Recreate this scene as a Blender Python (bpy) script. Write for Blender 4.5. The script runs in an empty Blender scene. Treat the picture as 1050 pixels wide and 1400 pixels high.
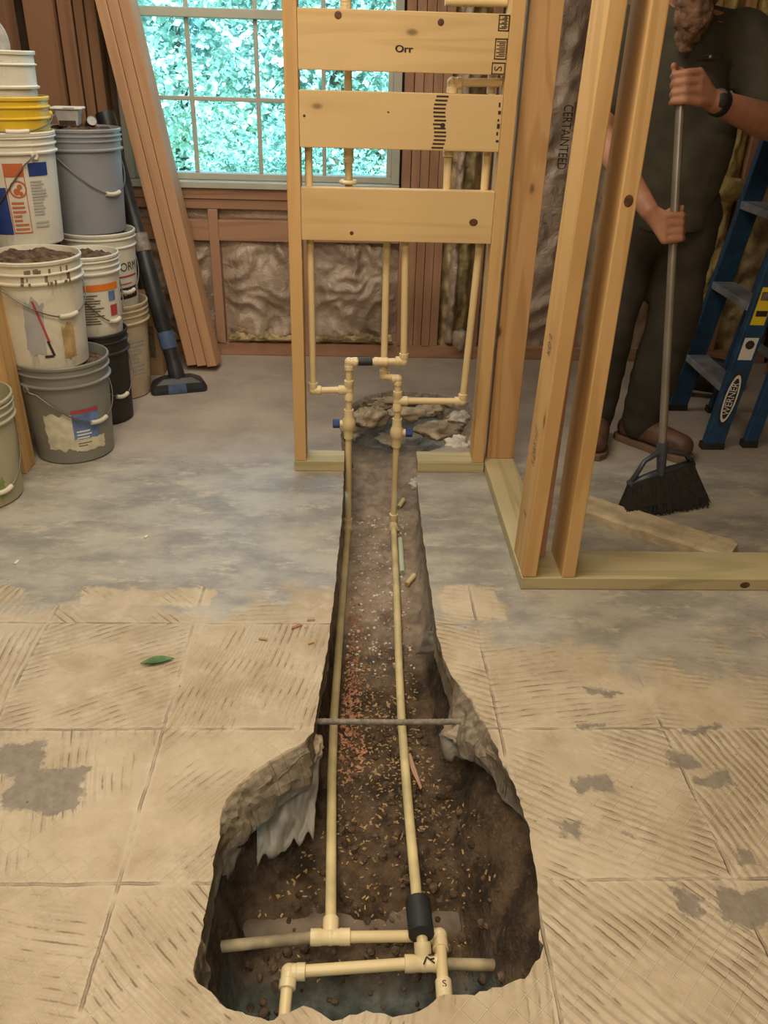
import bpy, math, random
from mathutils import Vector, Matrix, noise
from mathutils.geometry import delaunay_2d_cdt
random.seed(7)
PI = math.pi
scene = bpy.context.scene
COL = scene.collection

# ------------------------------------------------------------------ camera, world, light, exposure
FPX = 1120.0; TH = math.radians(28.75); PSI = math.radians(2.5); ROLL = math.radians(1.7); CAMH = 1.24
fw = Vector((math.sin(PSI)*math.cos(TH), math.cos(PSI)*math.cos(TH), -math.sin(TH)))
r0 = Vector((math.cos(PSI), -math.sin(PSI), 0)); u0 = r0.cross(fw)
rt = r0*math.cos(ROLL)+u0*math.sin(ROLL); up = u0*math.cos(ROLL)-r0*math.sin(ROLL)
cd = bpy.data.cameras.new('camera'); cam = bpy.data.objects.new('camera', cd); COL.objects.link(cam)
cd.sensor_fit = 'VERTICAL'; cd.sensor_height = 36.0; cd.lens = 36.0*FPX/1400.0
cd.clip_start = 0.02; cd.clip_end = 200
cam.matrix_world = Matrix(((rt.x, up.x, -fw.x, 0), (rt.y, up.y, -fw.y, 0), (rt.z, up.z, -fw.z, CAMH), (0, 0, 0, 1)))
scene.camera = cam

def at(px, py, X=None, Y=None, Z=None):
    """point of the place seen at a pixel of the photo, on a plane x=X, y=Y or z=Z"""
    d = fw+rt*((px-525)/FPX)-up*((py-700)/FPX)
    t = (Z-CAMH)/d.z if Z is not None else (Y/d.y if Y is not None else X/d.x)
    return Vector((d.x*t, d.y*t, CAMH+d.z*t))

world = bpy.data.worlds.new('sky'); scene.world = world; world.use_nodes = True
bg = world.node_tree.nodes['Background']; bg.inputs[0].default_value = (0.45, 0.74, 1.0, 1); bg.inputs[1].default_value = 7.5

def lamp(name, kind, loc, energy, color, rot=(0, 0, 0), size=1.0, size_y=None):
    l = bpy.data.lights.new(name, kind); l.energy = energy; l.color = color
    if kind == 'AREA':
        l.size = size
        if size_y: l.shape = 'RECTANGLE'; l.size_y = size_y
    o = bpy.data.objects.new(name, l); COL.objects.link(o); o.location = loc; o.rotation_euler = rot
    return o
sun = lamp('sun', 'SUN', (0, -6, 12), 22.0, (1.0, 0.95, 0.85), (math.radians(42), 0, math.radians(-18)))
sun.data.angle = 0.02
pt = lamp('window_portal', 'AREA', (-0.38, 3.97, 1.4), 1.0, (1, 1, 1), (-PI/2, 0, 0), 1.2, 1.25)
pt.data.cycles.is_portal = True
lamp('ceiling_light_main', 'AREA', (-0.35, 1.5, 2.36), 34.0, (1.0, 0.86, 0.66), (0, 0, 0), 1.1, 0.7)
lamp('ceiling_light_rear', 'AREA', (-0.2, -0.5, 2.36), 50.0, (1.0, 0.84, 0.62), (0, 0, 0), 1.1, 0.7)

lamp('fill_light_back', 'AREA', (-0.45, 2.95, 2.36), 15.0, (1.0, 0.90, 0.76), (0, 0, 0), 0.9, 0.6)  # added fill that brightens the back area; no fixture known there

vs = scene.view_settings
vs.view_transform = 'Standard'; vs.look = 'None'; vs.exposure = 0.0; vs.gamma = 1.0; vs.use_curve_mapping = False

# ------------------------------------------------------------------ helpers: objects
def tag(o, label=None, cat=None, group=None, kind=None):
    if label: o['label'] = label
    if cat: o['category'] = cat
    if group: o['group'] = group
    if kind: o['kind'] = kind
    return o

def thing(name, loc, label=None, cat=None, group=None, rz=0.0, kind=None):
    o = bpy.data.objects.new(name, None); COL.objects.link(o); o.location = loc; o.rotation_euler = (0, 0, rz)
    o.empty_display_size = 0.05
    return tag(o, label, cat, group, kind)

def link(name, me, mat, parent=None, local=False):
    o = bpy.data.objects.new(name, me); COL.objects.link(o)
    if mat is not None and not me.materials: me.materials.append(mat)
    if parent is not None:
        o.parent = parent
        if not local:      # the mesh is written in world coordinates
            root = parent
            M = Matrix.Identity(4)
            chain = []
            while root is not None: chain.append(root); root = root.parent
            for p in reversed(chain):
                M = M @ (p.matrix_parent_inverse.copy() if p.parent else Matrix.Identity(4)) @ p.matrix_basis
            o.matrix_parent_inverse = M.inverted()
    return o

class MB:
    def __init__(s): s.v = []; s.f = []; s.m = []; s.mi = 0
    def add(s, vs_, fs):
        b = len(s.v); s.v += [tuple(p) for p in vs_]; s.f += [tuple(b+i for i in q) for q in fs]; s.m += [s.mi]*len(fs); return s
    def box(s, x0, x1, y0, y1, z0, z1, M=None):
        p = [Vector(c) for c in ((x0, y0, z0), (x1, y0, z0), (x1, y1, z0), (x0, y1, z0), (x0, y0, z1), (x1, y0, z1), (x1, y1, z1), (x0, y1, z1))]
        if M is not None: p = [M @ q for q in p]
        return s.add(p, [(0, 3, 2, 1), (4, 5, 6, 7), (0, 1, 5, 4), (1, 2, 6, 5), (2, 3, 7, 6), (3, 0, 4, 7)])
    def tube(s, pts, rad, n=12, cap=True):
        pts = [Vector(p) for p in pts]; k = len(pts)
        if not hasattr(rad, '__len__'): rad = [rad]*k
        ref = None; rings = []
        for i, p in enumerate(pts):
            d = (pts[min(i+1, k-1)]-pts[max(i-1, 0)]).normalized()
            if ref is None: ref = Vector((0, 0, 1)) if abs(d.z) < .9 else Vector((1, 0, 0))
            a = d.cross(ref)
            if a.length < 1e-6: a = d.orthogonal()
            a.normalize(); b = d.cross(a).normalized(); ref = -b if False else ref
            rings.append([p+(a*math.cos(2*PI*j/n)+b*math.sin(2*PI*j/n))*rad[i] for j in range(n)])
        vv = [q for r in rings for q in r]; ff = []
        for i in range(k-1):
            for j in range(n):
                j2 = (j+1) % n; ff.append((i*n+j, i*n+j2, (i+1)*n+j2, (i+1)*n+j))
        if cap: ff.append(tuple(range(n-1, -1, -1))); ff.append(tuple((k-1)*n+j for j in range(n)))
        return s.add(vv, ff)
    def lathe(s, prof, n=32, M=None, a0=0.0, a1=2*PI):
        full = abs(a1-a0-2*PI) < 1e-6; m = n if full else n+1; vv = []
        for (r, z) in prof:
            for j in range(m):
                a = a0+(a1-a0)*j/n; p = Vector((r*math.cos(a), r*math.sin(a), z)); vv.append(M @ p if M is not None else p)
        ff = []
        for i in range(len(prof)-1):
            for j in range(n):
                j2 = (j+1) % m; ff.append((i*m+j, i*m+j2, (i+1)*m+j2, (i+1)*m+j))
        return s.add(vv, ff)
    def prism(s, poly, z0, z1, M=None):
        n = len(poly); p = [Vector((x, y, z0)) for x, y in poly]+[Vector((x, y, z1)) for x, y in poly]
        if M is not None: p = [M @ q for q in p]
        return s.add(p, [tuple(range(n-1, -1, -1)), tuple(range(n, 2*n))]+[(i, (i+1) % n, n+(i+1) % n, n+i) for i in range(n)])
    def grid(s, nx, ny, fn):
        vv = [fn(i/(nx-1), j/(ny-1)) for j in range(ny) for i in range(nx)]
        return s.add(vv, [(j*nx+i, j*nx+i+1, (j+1)*nx+i+1, (j+1)*nx+i) for j in range(ny-1) for i in range(nx-1)])
    def ball(s, c, r, n=10, sc=(1, 1, 1), M=None):
        vv = []; ff = []; h = n//2+1; c = Vector(c)
        for i in range(h+1):
            t = PI*i/h
            for j in range(n):
                a = 2*PI*j/n
                q = Vector((r*sc[0]*math.sin(t)*math.cos(a), r*sc[1]*math.sin(t)*math.sin(a), -r*sc[2]*math.cos(t)))
                vv.append(c+(M @ q if M is not None else q))
        for i in range(h):
            for j in range(n):
                j2 = (j+1) % n; ff.append((i*n+j, i*n+j2, (i+1)*n+j2, (i+1)*n+j))
        return s.add(vv, ff)
    def mesh(s, name, smooth=False, mats=None):
        me = bpy.data.meshes.new(name); me.from_pydata(s.v, [], s.f); me.validate()
        if smooth: me.polygons.foreach_set('use_smooth', [True]*len(me.polygons))
        if mats:
            for m_ in mats: me.materials.append(m_)
            if len(me.polygons) == len(s.m): me.polygons.foreach_set('material_index', s.m)
        me.update(); return me
    def build(s, name, mat, parent=None, smooth=False, bevel=0.0, local=False, angle=None):
        me = s.mesh(name, smooth or angle is not None)
        if angle is not None: me.set_sharp_from_angle(angle=math.radians(angle))
        o = link(name, me, mat, parent, local)
        if bevel:
            b = o.modifiers.new('bevel', 'BEVEL'); b.width = bevel; b.segments = 2; b.limit_method = 'ANGLE'
        return o

def textmesh(body, size=1.0, align='CENTER'):
    cu = bpy.data.curves.new('lettering', 'FONT'); cu.body = body; cu.size = size; cu.align_x = align; cu.align_y = 'CENTER'; cu.resolution_u = 3
    o = bpy.data.objects.new('lettering', cu); COL.objects.link(o)
    dg = bpy.context.evaluated_depsgraph_get(); me = bpy.data.meshes.new_from_object(o.evaluated_get(dg))
    vv = [v.co.copy() for v in me.vertices]; ff = [tuple(p.vertices) for p in me.polygons]
    bpy.data.objects.remove(o); bpy.data.curves.remove(cu); bpy.data.meshes.remove(me)
    return vv, ff

def flat_text(name, body, size, origin, ux, uy, mat, parent, sx=1.0, lift=0.0008):
    vv, ff = textmesh(body, size); o = Vector(origin); ux = Vector(ux).normalized(); uy = Vector(uy).normalized(); nn = ux.cross(uy)
    return MB().add([o+ux*v.x*sx+uy*v.y+nn*lift for v in vv], ff).build(name, mat, parent)

# ------------------------------------------------------------------ helpers: materials
class NG:
    def __init__(s, name):
        s.mat = bpy.data.materials.new(name); s.mat.use_nodes = True; s.nt = s.mat.node_tree; s.N = s.nt.nodes; s.L = s.nt.links
        s.bsdf = s.N['Principled BSDF']; s.out = s.N['Material Output']
    def node(s, t, **kw):
        n = s.N.new(t)
        for k, v in kw.items(): setattr(n, k, v)
        return n
    def put(s, sock, v):
        if hasattr(v, 'is_output') or isinstance(v, bpy.types.NodeSocket): s.L.new(v, sock)
        elif isinstance(v, (tuple, list)) and sock.type == 'RGBA' and len(v) == 3: sock.default_value = (*v, 1)
        else: sock.default_value = v
    def m(s, op, a, b=0.0, c=None, clamp=False):
        n = s.node('ShaderNodeMath', operation=op); n.use_clamp = clamp; s.put(n.inputs[0], a); s.put(n.inputs[1], b)
        if c is not None: s.put(n.inputs[2], c)
        return n.outputs[0]
    def step(s, x, lo, hi):
        n = s.node('ShaderNodeMapRange', interpolation_type='SMOOTHSTEP'); s.put(n.inputs[0], x); s.put(n.inputs[1], lo); s.put(n.inputs[2], hi)
        return n.outputs[0]
    def mix(s, f, a, b, mode='MIX'):
        n = s.node('ShaderNodeMix', data_type='RGBA', blend_type=mode); s.put(n.inputs[0], f); s.put(n.inputs[6], a); s.put(n.inputs[7], b); return n.outputs[2]
    def coord(s, kind='Object'): return s.node('ShaderNodeTexCoord').outputs[kind]
    def map(s, v, scale=(1, 1, 1), loc=(0, 0, 0), rot=(0, 0, 0)):
        n = s.node('ShaderNodeMapping'); s.put(n.inputs[0], v); n.inputs[1].default_value = loc; n.inputs[2].default_value = rot; n.inputs[3].default_value = scale; return n.outputs[0]
    def noise(s, v, scale=5, detail=3, rough=.5, dist=0.0):
        n = s.node('ShaderNodeTexNoise'); s.put(n.inputs['Vector'], v); n.inputs['Scale'].default_value = scale; n.inputs['Detail'].default_value = detail
        n.inputs['Roughness'].default_value = rough; n.inputs['Distortion'].default_value = dist; return n.outputs[0]
    def voro(s, v, scale=5, feat='F1'):
        n = s.node('ShaderNodeTexVoronoi', feature=feat); s.put(n.inputs['Vector'], v); n.inputs['Scale'].default_value = scale; return n.outputs[0]
    def xyz(s, v):
        n = s.node('ShaderNodeSeparateXYZ'); s.put(n.inputs[0], v); return n.outputs
    def comb(s, x, y, z=0.0):
        n = s.node('ShaderNodeCombineXYZ'); s.put(n.inputs[0], x); s.put(n.inputs[1], y); s.put(n.inputs[2], z); return n.outputs[0]
    def bump(s, h, strength=.3, dist=.01):
        n = s.node('ShaderNodeBump'); n.inputs['Strength'].default_value = strength; n.inputs['Distance'].default_value = dist; s.put(n.inputs['Height'], h)
        s.L.new(n.outputs[0], s.bsdf.inputs['Normal'])
    def set(s, **kw):
        names = dict(color='Base Color', rough='Roughness', metal='Metallic', spec='Specular IOR Level', alpha='Alpha', trans='Transmission Weight', sub='Subsurface Weight', emit='Emission Strength', ecol='Emission Color', sheen='Sheen Weight')
        for k, v in kw.items(): s.put(s.bsdf.inputs[names[k]], v)
        return s

def simple(name, color, rough=.6, metal=0.0, spec=.5, var=.12, scale=8.0, bump=0.0):
    g = NG(name); c = g.coord(); n = g.noise(c, scale, 4)
    dark = tuple(x*(1-var) for x in color); light = tuple(min(1, x*(1+var)) for x in color)
    g.set(color=g.mix(g.step(n, .3, .7), dark, light), rough=rough, metal=metal, spec=spec)
    if bump: g.bump(g.noise(c, scale*6, 4), bump, .004)
    return g.mat

def wood(name, base, dark, axis=2, ring=26.0, knots=True, knotcol=None, stamp=0.0):
    g = NG(name); c = g.coord(); ri = g.node('ShaderNodeObjectInfo').outputs['Random']
    off = g.node('ShaderNodeVectorMath', operation='ADD'); g.put(off.inputs[0], c)
    g.put(off.inputs[1], g.comb(g.m('MULTIPLY', ri, 13.7), g.m('MULTIPLY', ri, 7.3), g.m('MULTIPLY', ri, 19.1)))
    v = off.outputs[0]
    sc = [1.0, 1.0, 1.0]; sc[axis] = .07
    vv = g.map(v, tuple(sc))
    big = g.noise(vv, 5.0, 2, .5, .6)
    rings = g.m('SINE', g.m('MULTIPLY', g.m('ADD', big, g.m('MULTIPLY', g.noise(vv, 30, 2), .06)), ring*2.2))
    fine = g.noise(g.map(v, tuple(x*4 if i != axis else x*1.5 for i, x in enumerate(sc))), 40, 3)
    f = g.m('ADD', g.m('MULTIPLY', g.step(rings, .1, 1.0), .5), g.m('MULTIPLY', fine, .42), clamp=True)
    blot = g.noise(v, 3.0, 2)
    col = g.mix(f, base, dark)
    col = g.mix(g.m('MULTIPLY', g.step(blot, .45, .75), .35), col, tuple(min(1, x*1.12) for x in base))
    if knots:
        ks = [7.0, 7.0, 7.0]; ks[axis] = 3.6
        kd = g.voro(g.map(v, tuple(ks)), 1.0)
        k = g.m('SUBTRACT', 1.0, g.step(kd, .035, .085)); halo = g.m('SUBTRACT', 1.0, g.step(kd, .06, .2))
        col = g.mix(g.m('MULTIPLY', halo, .45), col, dark)
        col = g.mix(g.m('MULTIPLY', k, .85), col, knotcol or tuple(x*.35 for x in dark))
    g.set(color=col, rough=.62, spec=.3); g.bump(f, .12, .002)
    return g.mat

PINE = (0.62, 0.40, 0.175); PINE_D = (0.46, 0.265, 0.10)
M = {}
for i, a in enumerate('xyz'):
    M['pine_'+a] = wood('pine_'+a, PINE, PINE_D, i)
    M['red_'+a] = wood('old_redwood_'+a, (0.45, 0.26, 0.165), (0.32, 0.175, 0.105), i, 22)
    M['dark_'+a] = wood('dark_redwood_'+a, (0.32, 0.17, 0.095), (0.21, 0.105, 0.056), i, 22)
    M['treated_'+a] = wood('treated_lumber_'+a, (0.52, 0.44, 0.25), (0.36, 0.31, 0.17), i, 30, False)
M['fir_z'] = wood('fir_z', (0.58, 0.35, 0.16), (0.40, 0.215, 0.085), 2, 40)
M['lean_z'] = wood('leaning_fir_z', (0.56, 0.33, 0.19), (0.44, 0.24, 0.13), 2, 20)
M['board_x'] = wood('spruce_board_x', (0.64, 0.455, 0.225), (0.53, 0.355, 0.16), 0, 16)

# floor: smooth grey slab at the back, tan thinset with trowel ridges, tile seams and bare patches in front
def floor_material():
    g = NG('stripped_tile_floor'); c = g.coord(); x, y, z = g.xyz(c)
    n1 = g.noise(c, 3.2, 5, .6); n2 = g.noise(c, 11, 5, .65); n3 = g.noise(c, 45, 4, .6); nb = g.noise(g.map(c, (1, 1, 1), (7, 3, 0)), 13, 5, .65)
    rgt = g.step(x, .22, .5)
    edge = g.m('ADD', g.m('ADD', y, g.m('MULTIPLY', g.m('SUBTRACT', n1, .5), .75)), g.m('ADD', g.m('MULTIPLY', g.m('SUBTRACT', n2, .5), .42), g.m('MULTIPLY', rgt, .20)))
    mort = g.m('SUBTRACT', 1.0, g.step(edge, 1.66, 1.82))
    def rect(x0, x1, y0, y1, w=.02):
        xx = g.m('ADD', x, g.m('MULTIPLY', g.m('SUBTRACT', n2, .5), .13)); yy = g.m('ADD', y, g.m('MULTIPLY', g.m('SUBTRACT', nb, .5), .11))
        a = g.m('MULTIPLY', g.step(xx, x0, x0+w), g.m('SUBTRACT', 1.0, g.step(xx, x1-w, x1)))
        b = g.m('MULTIPLY', g.step(yy, y0, y0+w), g.m('SUBTRACT', 1.0, g.step(yy, y1-w, y1)))
        return g.m('MULTIPLY', a, b)
    for r in ((-.72, -.35, 1.73, 1.84), (.235, .40, 1.68, 1.86), (-.98, -.86, 1.76, 1.84)):
        mort = g.m('MAXIMUM', mort, rect(*r))
    bare = None
    for r in ((-.66, -.50, 1.08, 1.20), (-.74, -.62, 1.17, 1.27), (.64, .72, 1.19, 1.235), (.69, .775, 1.135, 1.18), (.705, .80, 1.285, 1.315), (.625, .74, .84, .915), (.555, .62, .86, .915), (.375, .425, 1.02, 1.07),
              (.50, .54, 1.02, 1.04), (.49, .56, 1.30, 1.325), (.44, .52, 1.12, 1.17), (.53, .62, 1.40, 1.43), (.69, .74, .955, 1.0)):
        q = rect(*r, .012); bare = q if bare is None else g.m('MAXIMUM', bare, q)
    mort = g.m('MULTIPLY', mort, g.m('SUBTRACT', 1.0, g.m('MULTIPLY', bare, .92)))
    # tile cells
    tx, ty = .3555, .37
    cx = g.m('DIVIDE', g.m('ADD', x, .394), tx); cy = g.m('DIVIDE', g.m('SUBTRACT', y, 1.302), ty)
    wn = g.node('ShaderNodeTexWhiteNoise', noise_dimensions='3D'); g.put(wn.inputs[0], g.comb(g.m('FLOOR', cx), g.m('FLOOR', cy), 1.3)); rnd = wn.outputs[0]
    ang = g.m('MULTIPLY', rnd, PI)
    warp = g.m('MULTIPLY', g.m('SUBTRACT', g.noise(c, 1.6, 2), .5), .10)
    co = g.m('ADD', g.m('ADD', g.m('MULTIPLY', x, g.m('COSINE', ang)), g.m('MULTIPLY', y, g.m('SINE', ang))), warp)
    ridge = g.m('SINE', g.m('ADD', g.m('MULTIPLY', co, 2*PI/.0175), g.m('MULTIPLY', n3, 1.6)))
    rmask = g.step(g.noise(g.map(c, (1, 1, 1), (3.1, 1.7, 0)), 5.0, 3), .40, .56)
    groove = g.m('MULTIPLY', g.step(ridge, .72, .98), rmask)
    gdark = g.m('MULTIPLY', groove, g.step(g.noise(c, 15, 5, .6), .46, .60))  # broken dark groove lines: dirt together with ridge shadow painted into the colour
    # waffle imprint of tile backs
    da = g.m('ABSOLUTE', g.m('SINE', g.m('MULTIPLY', g.m('ADD', x, g.m('ADD', y, warp)), PI/.042)))
    db = g.m('ABSOLUTE', g.m('SINE', g.m('MULTIPLY', g.m('SUBTRACT', x, y), PI/.042)))
    waf = g.m('MAXIMUM', g.m('SUBTRACT', 1.0, g.step(da, .04, .13)), g.m('SUBTRACT', 1.0, g.step(db, .04, .13)))
    waf = g.m('MULTIPLY', waf, g.m('MULTIPLY', g.step(g.noise(g.map(c, (1, 1, 1), (8, 2, 0)), 4.0, 3), .42, .56), g.m('SUBTRACT', 1.0, g.step(y, 1.1, 1.6))))
    # grout seams
    fx = g.m('ABSOLUTE', g.m('SUBTRACT', g.m('FRACT', g.m('ADD', cx, g.m('ADD', .5, g.m('MULTIPLY', g.m('SUBTRACT', n2, .5), .03)))), .5))
    fy = g.m('ABSOLUTE', g.m('SUBTRACT', g.m('FRACT', g.m('ADD', cy, g.m('ADD', .5, g.m('MULTIPLY', g.m('SUBTRACT', n2, .5), .03)))), .5))
    sm = g.m('MINIMUM', fx, fy)
    seam = g.m('MULTIPLY', g.m('SUBTRACT', 1.0, g.step(sm, .004, .011)), g.step(g.noise(g.map(c, (1, 1, 1), (1, 5, 0)), 9, 3), .40, .60))
    band = g.m('SUBTRACT', 1.0, g.step(sm, .012, .035))
    # colours
    tan = g.mix(g.step(n1, .3, .7), (0.40, 0.32, 0.21), (0.52, 0.435, 0.31)); tan = g.mix(g.m('MULTIPLY', g.step(n2, .42, .72), .5), tan, (0.58, 0.49, 0.36))
    mot = g.noise(g.map(c, (1, 1, 1), (2, 9, 0)), 9, 7, .75)
    tan = g.mix(g.m('MULTIPLY', g.step(mot, .50, .70), .55), tan, (0.33, 0.255, 0.16))
    tan = g.mix(g.m('MULTIPLY', g.step(mot, .50, .34), .5), tan, (0.62, 0.54, 0.41))
    tan = g.mix(g.m('MULTIPLY', band, .35), tan, (0.60, 0.52, 0.40))
    tan = g.mix(g.m('MULTIPLY', waf, .8), tan, (0.68, 0.59, 0.44))
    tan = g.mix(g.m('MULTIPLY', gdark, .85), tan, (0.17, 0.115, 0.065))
    tan = g.mix(g.m('MULTIPLY', seam, .60), tan, (0.22, 0.16, 0.10))
    st = g.noise(g.map(c, (1.0, 1.9, 1)), 4.2, 7, .68)
    grey = g.mix(g.step(st, .35, .65), (0.25, 0.235, 0.205), (0.42, 0.39, 0.33))
    sc = g.noise(g.map(c, (1.6, 3.6, 1), (4, 0, 0), (0, 0, .25)), 5.0, 7, .75)
    grey = g.mix(g.m('MULTIPLY', g.step(sc, .52, .66), .8), grey, (0.52, 0.455, 0.35))
    grey = g.mix(g.m('MULTIPLY', g.m('MULTIPLY', g.step(n1, .52, .66), g.m('SUBTRACT', 1.0, g.step(y, 2.2, 2.9))), .45), grey, (0.47, 0.41, 0.31))
    far = g.step(y, 2.55, 2.75)
    grey = g.mix(g.m('MULTIPLY', far, .75), grey, g.mix(g.step(n1, .35, .65), (0.33, 0.275, 0.235), (0.45, 0.38, 0.32)))
    cbare = g.mix(bare, grey, g.mix(g.step(n3, .3, .7), (0.20, 0.17, 0.135), (0.27, 0.235, 0.19)))
    col = g.mix(mort, cbare, tan)
    speck = g.m('SUBTRACT', 1.0, g.step(g.voro(c, 26), .05, .09)); speck = g.m('MULTIPLY', speck, g.step(n2, .55, .6))
    col = g.mix(g.m('MULTIPLY', speck, .7), col, (0.10, 0.07, 0.045))
    # below the surface: raw broken concrete
    raw = g.mix(g.step(n3, .35, .7), (0.20, 0.165, 0.12), (0.33, 0.28, 0.205))
    raw = g.mix(g.m('MULTIPLY', g.step(n2, .5, .7), .5), raw, (0.20, 0.16, 0.11))
    col = g.mix(g.step(z, -.006, -.002), raw, col)
    h = g.m('ADD', g.m('MULTIPLY', mort, .45), g.m('MULTIPLY', mort, g.m('ADD', g.m('MULTIPLY', g.m('MULTIPLY', ridge, rmask), -.35), g.m('ADD', g.m('MULTIPLY', waf, .3), g.m('MULTIPLY', seam, -.8)))))
    h = g.m('ADD', h, g.m('ADD', g.m('MULTIPLY', n3, .5), g.m('MULTIPLY', n2, .3)))
    g.set(color=col, rough=g.m('ADD', .50, g.m('MULTIPLY', mort, .28)), spec=.35); g.bump(h, .9, .005)
    return g.mat
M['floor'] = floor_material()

def soil_material():
    g = NG('trench_soil'); c = g.coord(); x, y, z = g.xyz(c)
    a = g.noise(c, 14, 6, .7); b = g.noise(c, 60, 4, .7); k = g.noise(c, 4, 3)
    near = g.mix(g.step(a, .35, .68), (0.036, 0.024, 0.015), (0.125, 0.082, 0.05)); near = g.mix(g.m('MULTIPLY', g.step(b, .55, .72), .6), near, (0.20, 0.14, 0.085))
    clay = g.mix(g.step(a, .3, .7), (0.20, 0.15, 0.115), (0.42, 0.33, 0.25)); clay = g.mix(g.m('MULTIPLY', g.step(b, .55, .7), .6), clay, (0.40, 0.25, 0.17))
    t = g.step(g.m('ADD', y, g.m('MULTIPLY', g.m('SUBTRACT', k, .5), .5)), 1.72, 2.15)
    flare_teal = g.mix(g.step(a, .3, .7), (0.05, 0.058, 0.052), (0.15, 0.16, 0.14))  # lens flare glow painted into the pit-bottom soil colour as grey-teal
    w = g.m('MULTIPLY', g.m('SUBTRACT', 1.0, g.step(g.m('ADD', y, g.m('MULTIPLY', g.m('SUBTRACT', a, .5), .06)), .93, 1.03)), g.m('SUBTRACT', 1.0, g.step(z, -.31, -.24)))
    g.set(color=g.mix(w, g.mix(t, near, clay), flare_teal), rough=.9, spec=.2); g.bump(g.m('ADD', a, g.m('MULTIPLY', b, .6)), .8, .012)
    return g.mat
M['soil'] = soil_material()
M['dirt'] = simple('bucket_dirt', (0.115, 0.075, 0.05), .95, spec=.1, var=.5, scale=40, bump=.9)
M['chunk'] = simple('broken_concrete', (0.46, 0.375, 0.27), .9, spec=.2, var=.35, scale=18, bump=.8)
M['rubble_pale'] = simple('pale_rubble', (0.62, 0.56, 0.48), .9, spec=.2, var=.3, scale=22, bump=.8)
M['cpvc'] = simple('cpvc_pipe', (0.70, 0.545, 0.29), .38, var=.05, scale=5)
M['cpvc_dusty'] = simple('cpvc_pipe_dusty', (0.62, 0.50, 0.25), .55, var=.18, scale=14)
M['cpvc_fit'] = simple('cpvc_fitting', (0.72, 0.575, 0.33), .36, var=.05, scale=5)
M['pipe_mint'] = simple('mint_plastic', (0.55, 0.62, 0.47), .5, var=.08)
M['blue_knob'] = simple('blue_plastic', (0.02, 0.045, 0.22), .4, var=.1)
M['black'] = simple('black_rubber', (0.018, 0.018, 0.018), .6, var=.3, scale=20)
M['ink'] = simple('ink', (0.03, 0.022, 0.018), .8, var=.2)
M['ink_grey'] = simple('grey_ink', (0.16, 0.12, 0.08), .8, var=.3, scale=60)
M['rust'] = simple('rebar_steel', (0.24, 0.20, 0.16), .7, var=.3, scale=60, bump=.4)
M['drain'] = simple('brown_drain_pipe', (0.12, 0.082, 0.052), .6, var=.35, scale=16, bump=.3)
M['plastic_sheet'] = simple('vapour_barrier', (0.22, 0.19, 0.15), .45, var=.25, scale=12)
def kraft_mat():
    g = NG('kraft_facing'); c = g.coord(); n = g.noise(c, 5, 5, .6); b = g.noise(c, 22, 4, .6, .8)
    b = g.m('ADD', b, g.m('MULTIPLY', g.voro(c, 11, 'DISTANCE_TO_EDGE'), .6)); g.set(color=g.mix(g.step(n, .3, .7), (0.34, 0.255, 0.195), (0.54, 0.43, 0.34)), rough=.36, spec=.5); g.bump(b, .8, .015)
    return g.mat
M['kraft'] = kraft_mat()
M['batt'] = simple('fiberglass', (0.52, 0.40, 0.16), .95, spec=.1, var=.35, scale=14, bump=1.0)
M['batt_dull'] = simple('fiberglass_dull', (0.42, 0.33, 0.18), .95, spec=.1, var=.45, scale=16, bump=1.0)
M['sheath'] = simple('sheathing', (0.10, 0.065, 0.04), .8, var=.3)
M['vinyl'] = simple('window_vinyl', (0.46, 0.47, 0.40), .45, var=.06)
M['plaster'] = simple('bare_plaster', (0.55, 0.47, 0.36), .85, var=.1)
def glass_mat():
    g = NG('window_glass'); g.N.remove(g.bsdf)
    t = g.node('ShaderNodeBsdfTransparent'); t.inputs[0].default_value = (0.70, 0.93, 1.0, 1); gl = g.node('ShaderNodeBsdfGlossy'); gl.inputs['Roughness'].default_value = .03
    fr = g.node('ShaderNodeFresnel'); fr.inputs[0].default_value = 1.45; mx = g.node('ShaderNodeMixShader')
    g.L.new(fr.outputs[0], mx.inputs[0]); g.L.new(t.outputs[0], mx.inputs[1]); g.L.new(gl.outputs[0], mx.inputs[2]); g.L.new(mx.outputs[0], g.out.inputs[0])
    return g.mat
M['glass'] = glass_mat()

# ------------------------------------------------------------------ the floor slab with its broken trench
TRENCH_PX = [(470, 650), (468, 700), (462, 760), (456, 820), (447, 890), (438, 940), (428, 1000), (415, 1015), (385, 1033), (345, 1055), (318, 1080), (304, 1105), (299, 1140), (293, 1180), (285, 1230), (275, 1290), (264, 1335),
             (276, 1350), (296, 1365), (363, 1398), (384, 1386), (417, 1375), (456, 1396), (497, 1386), (528, 1391), (574, 1386), (600, 1365), (682, 1350), (723, 1329), (741, 1303), (738, 1250), (733, 1190), (722, 1130),
             (705, 1085), (690, 1050), (678, 1020), (660, 985), (645, 955), (618, 925), (606, 900), (596, 860), (588, 800), (578, 730), (573, 690), (570, 652), (571, 642), (576, 622), (600, 612), (640, 604), (650, 580),
             (642, 550), (600, 538), (540, 533), (500, 540), (475, 556), (464, 580), (467, 600), (469, 625)]
raw = [at(*p, Z=0).xy for p in TRENCH_PX]
outline = []
for i, p in enumerate(raw):
    q = raw[(i+1) % len(raw)]; k = max(1, int((q-p).length/.010))
    for j in range(k):
        s = p.lerp(q, j/k); rough = .008 if (s.y > 2.68 or s.y < .86) else (.0028 if s.y > 1.35 else .006)
        nn = noise.noise_vector(Vector((s.x*22, s.y*22, 3)))+.6*noise.noise_vector(Vector((s.x*70, s.y*70, 9)))
        outline.append(s+nn.xy*rough)
NO = len(outline)
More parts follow.
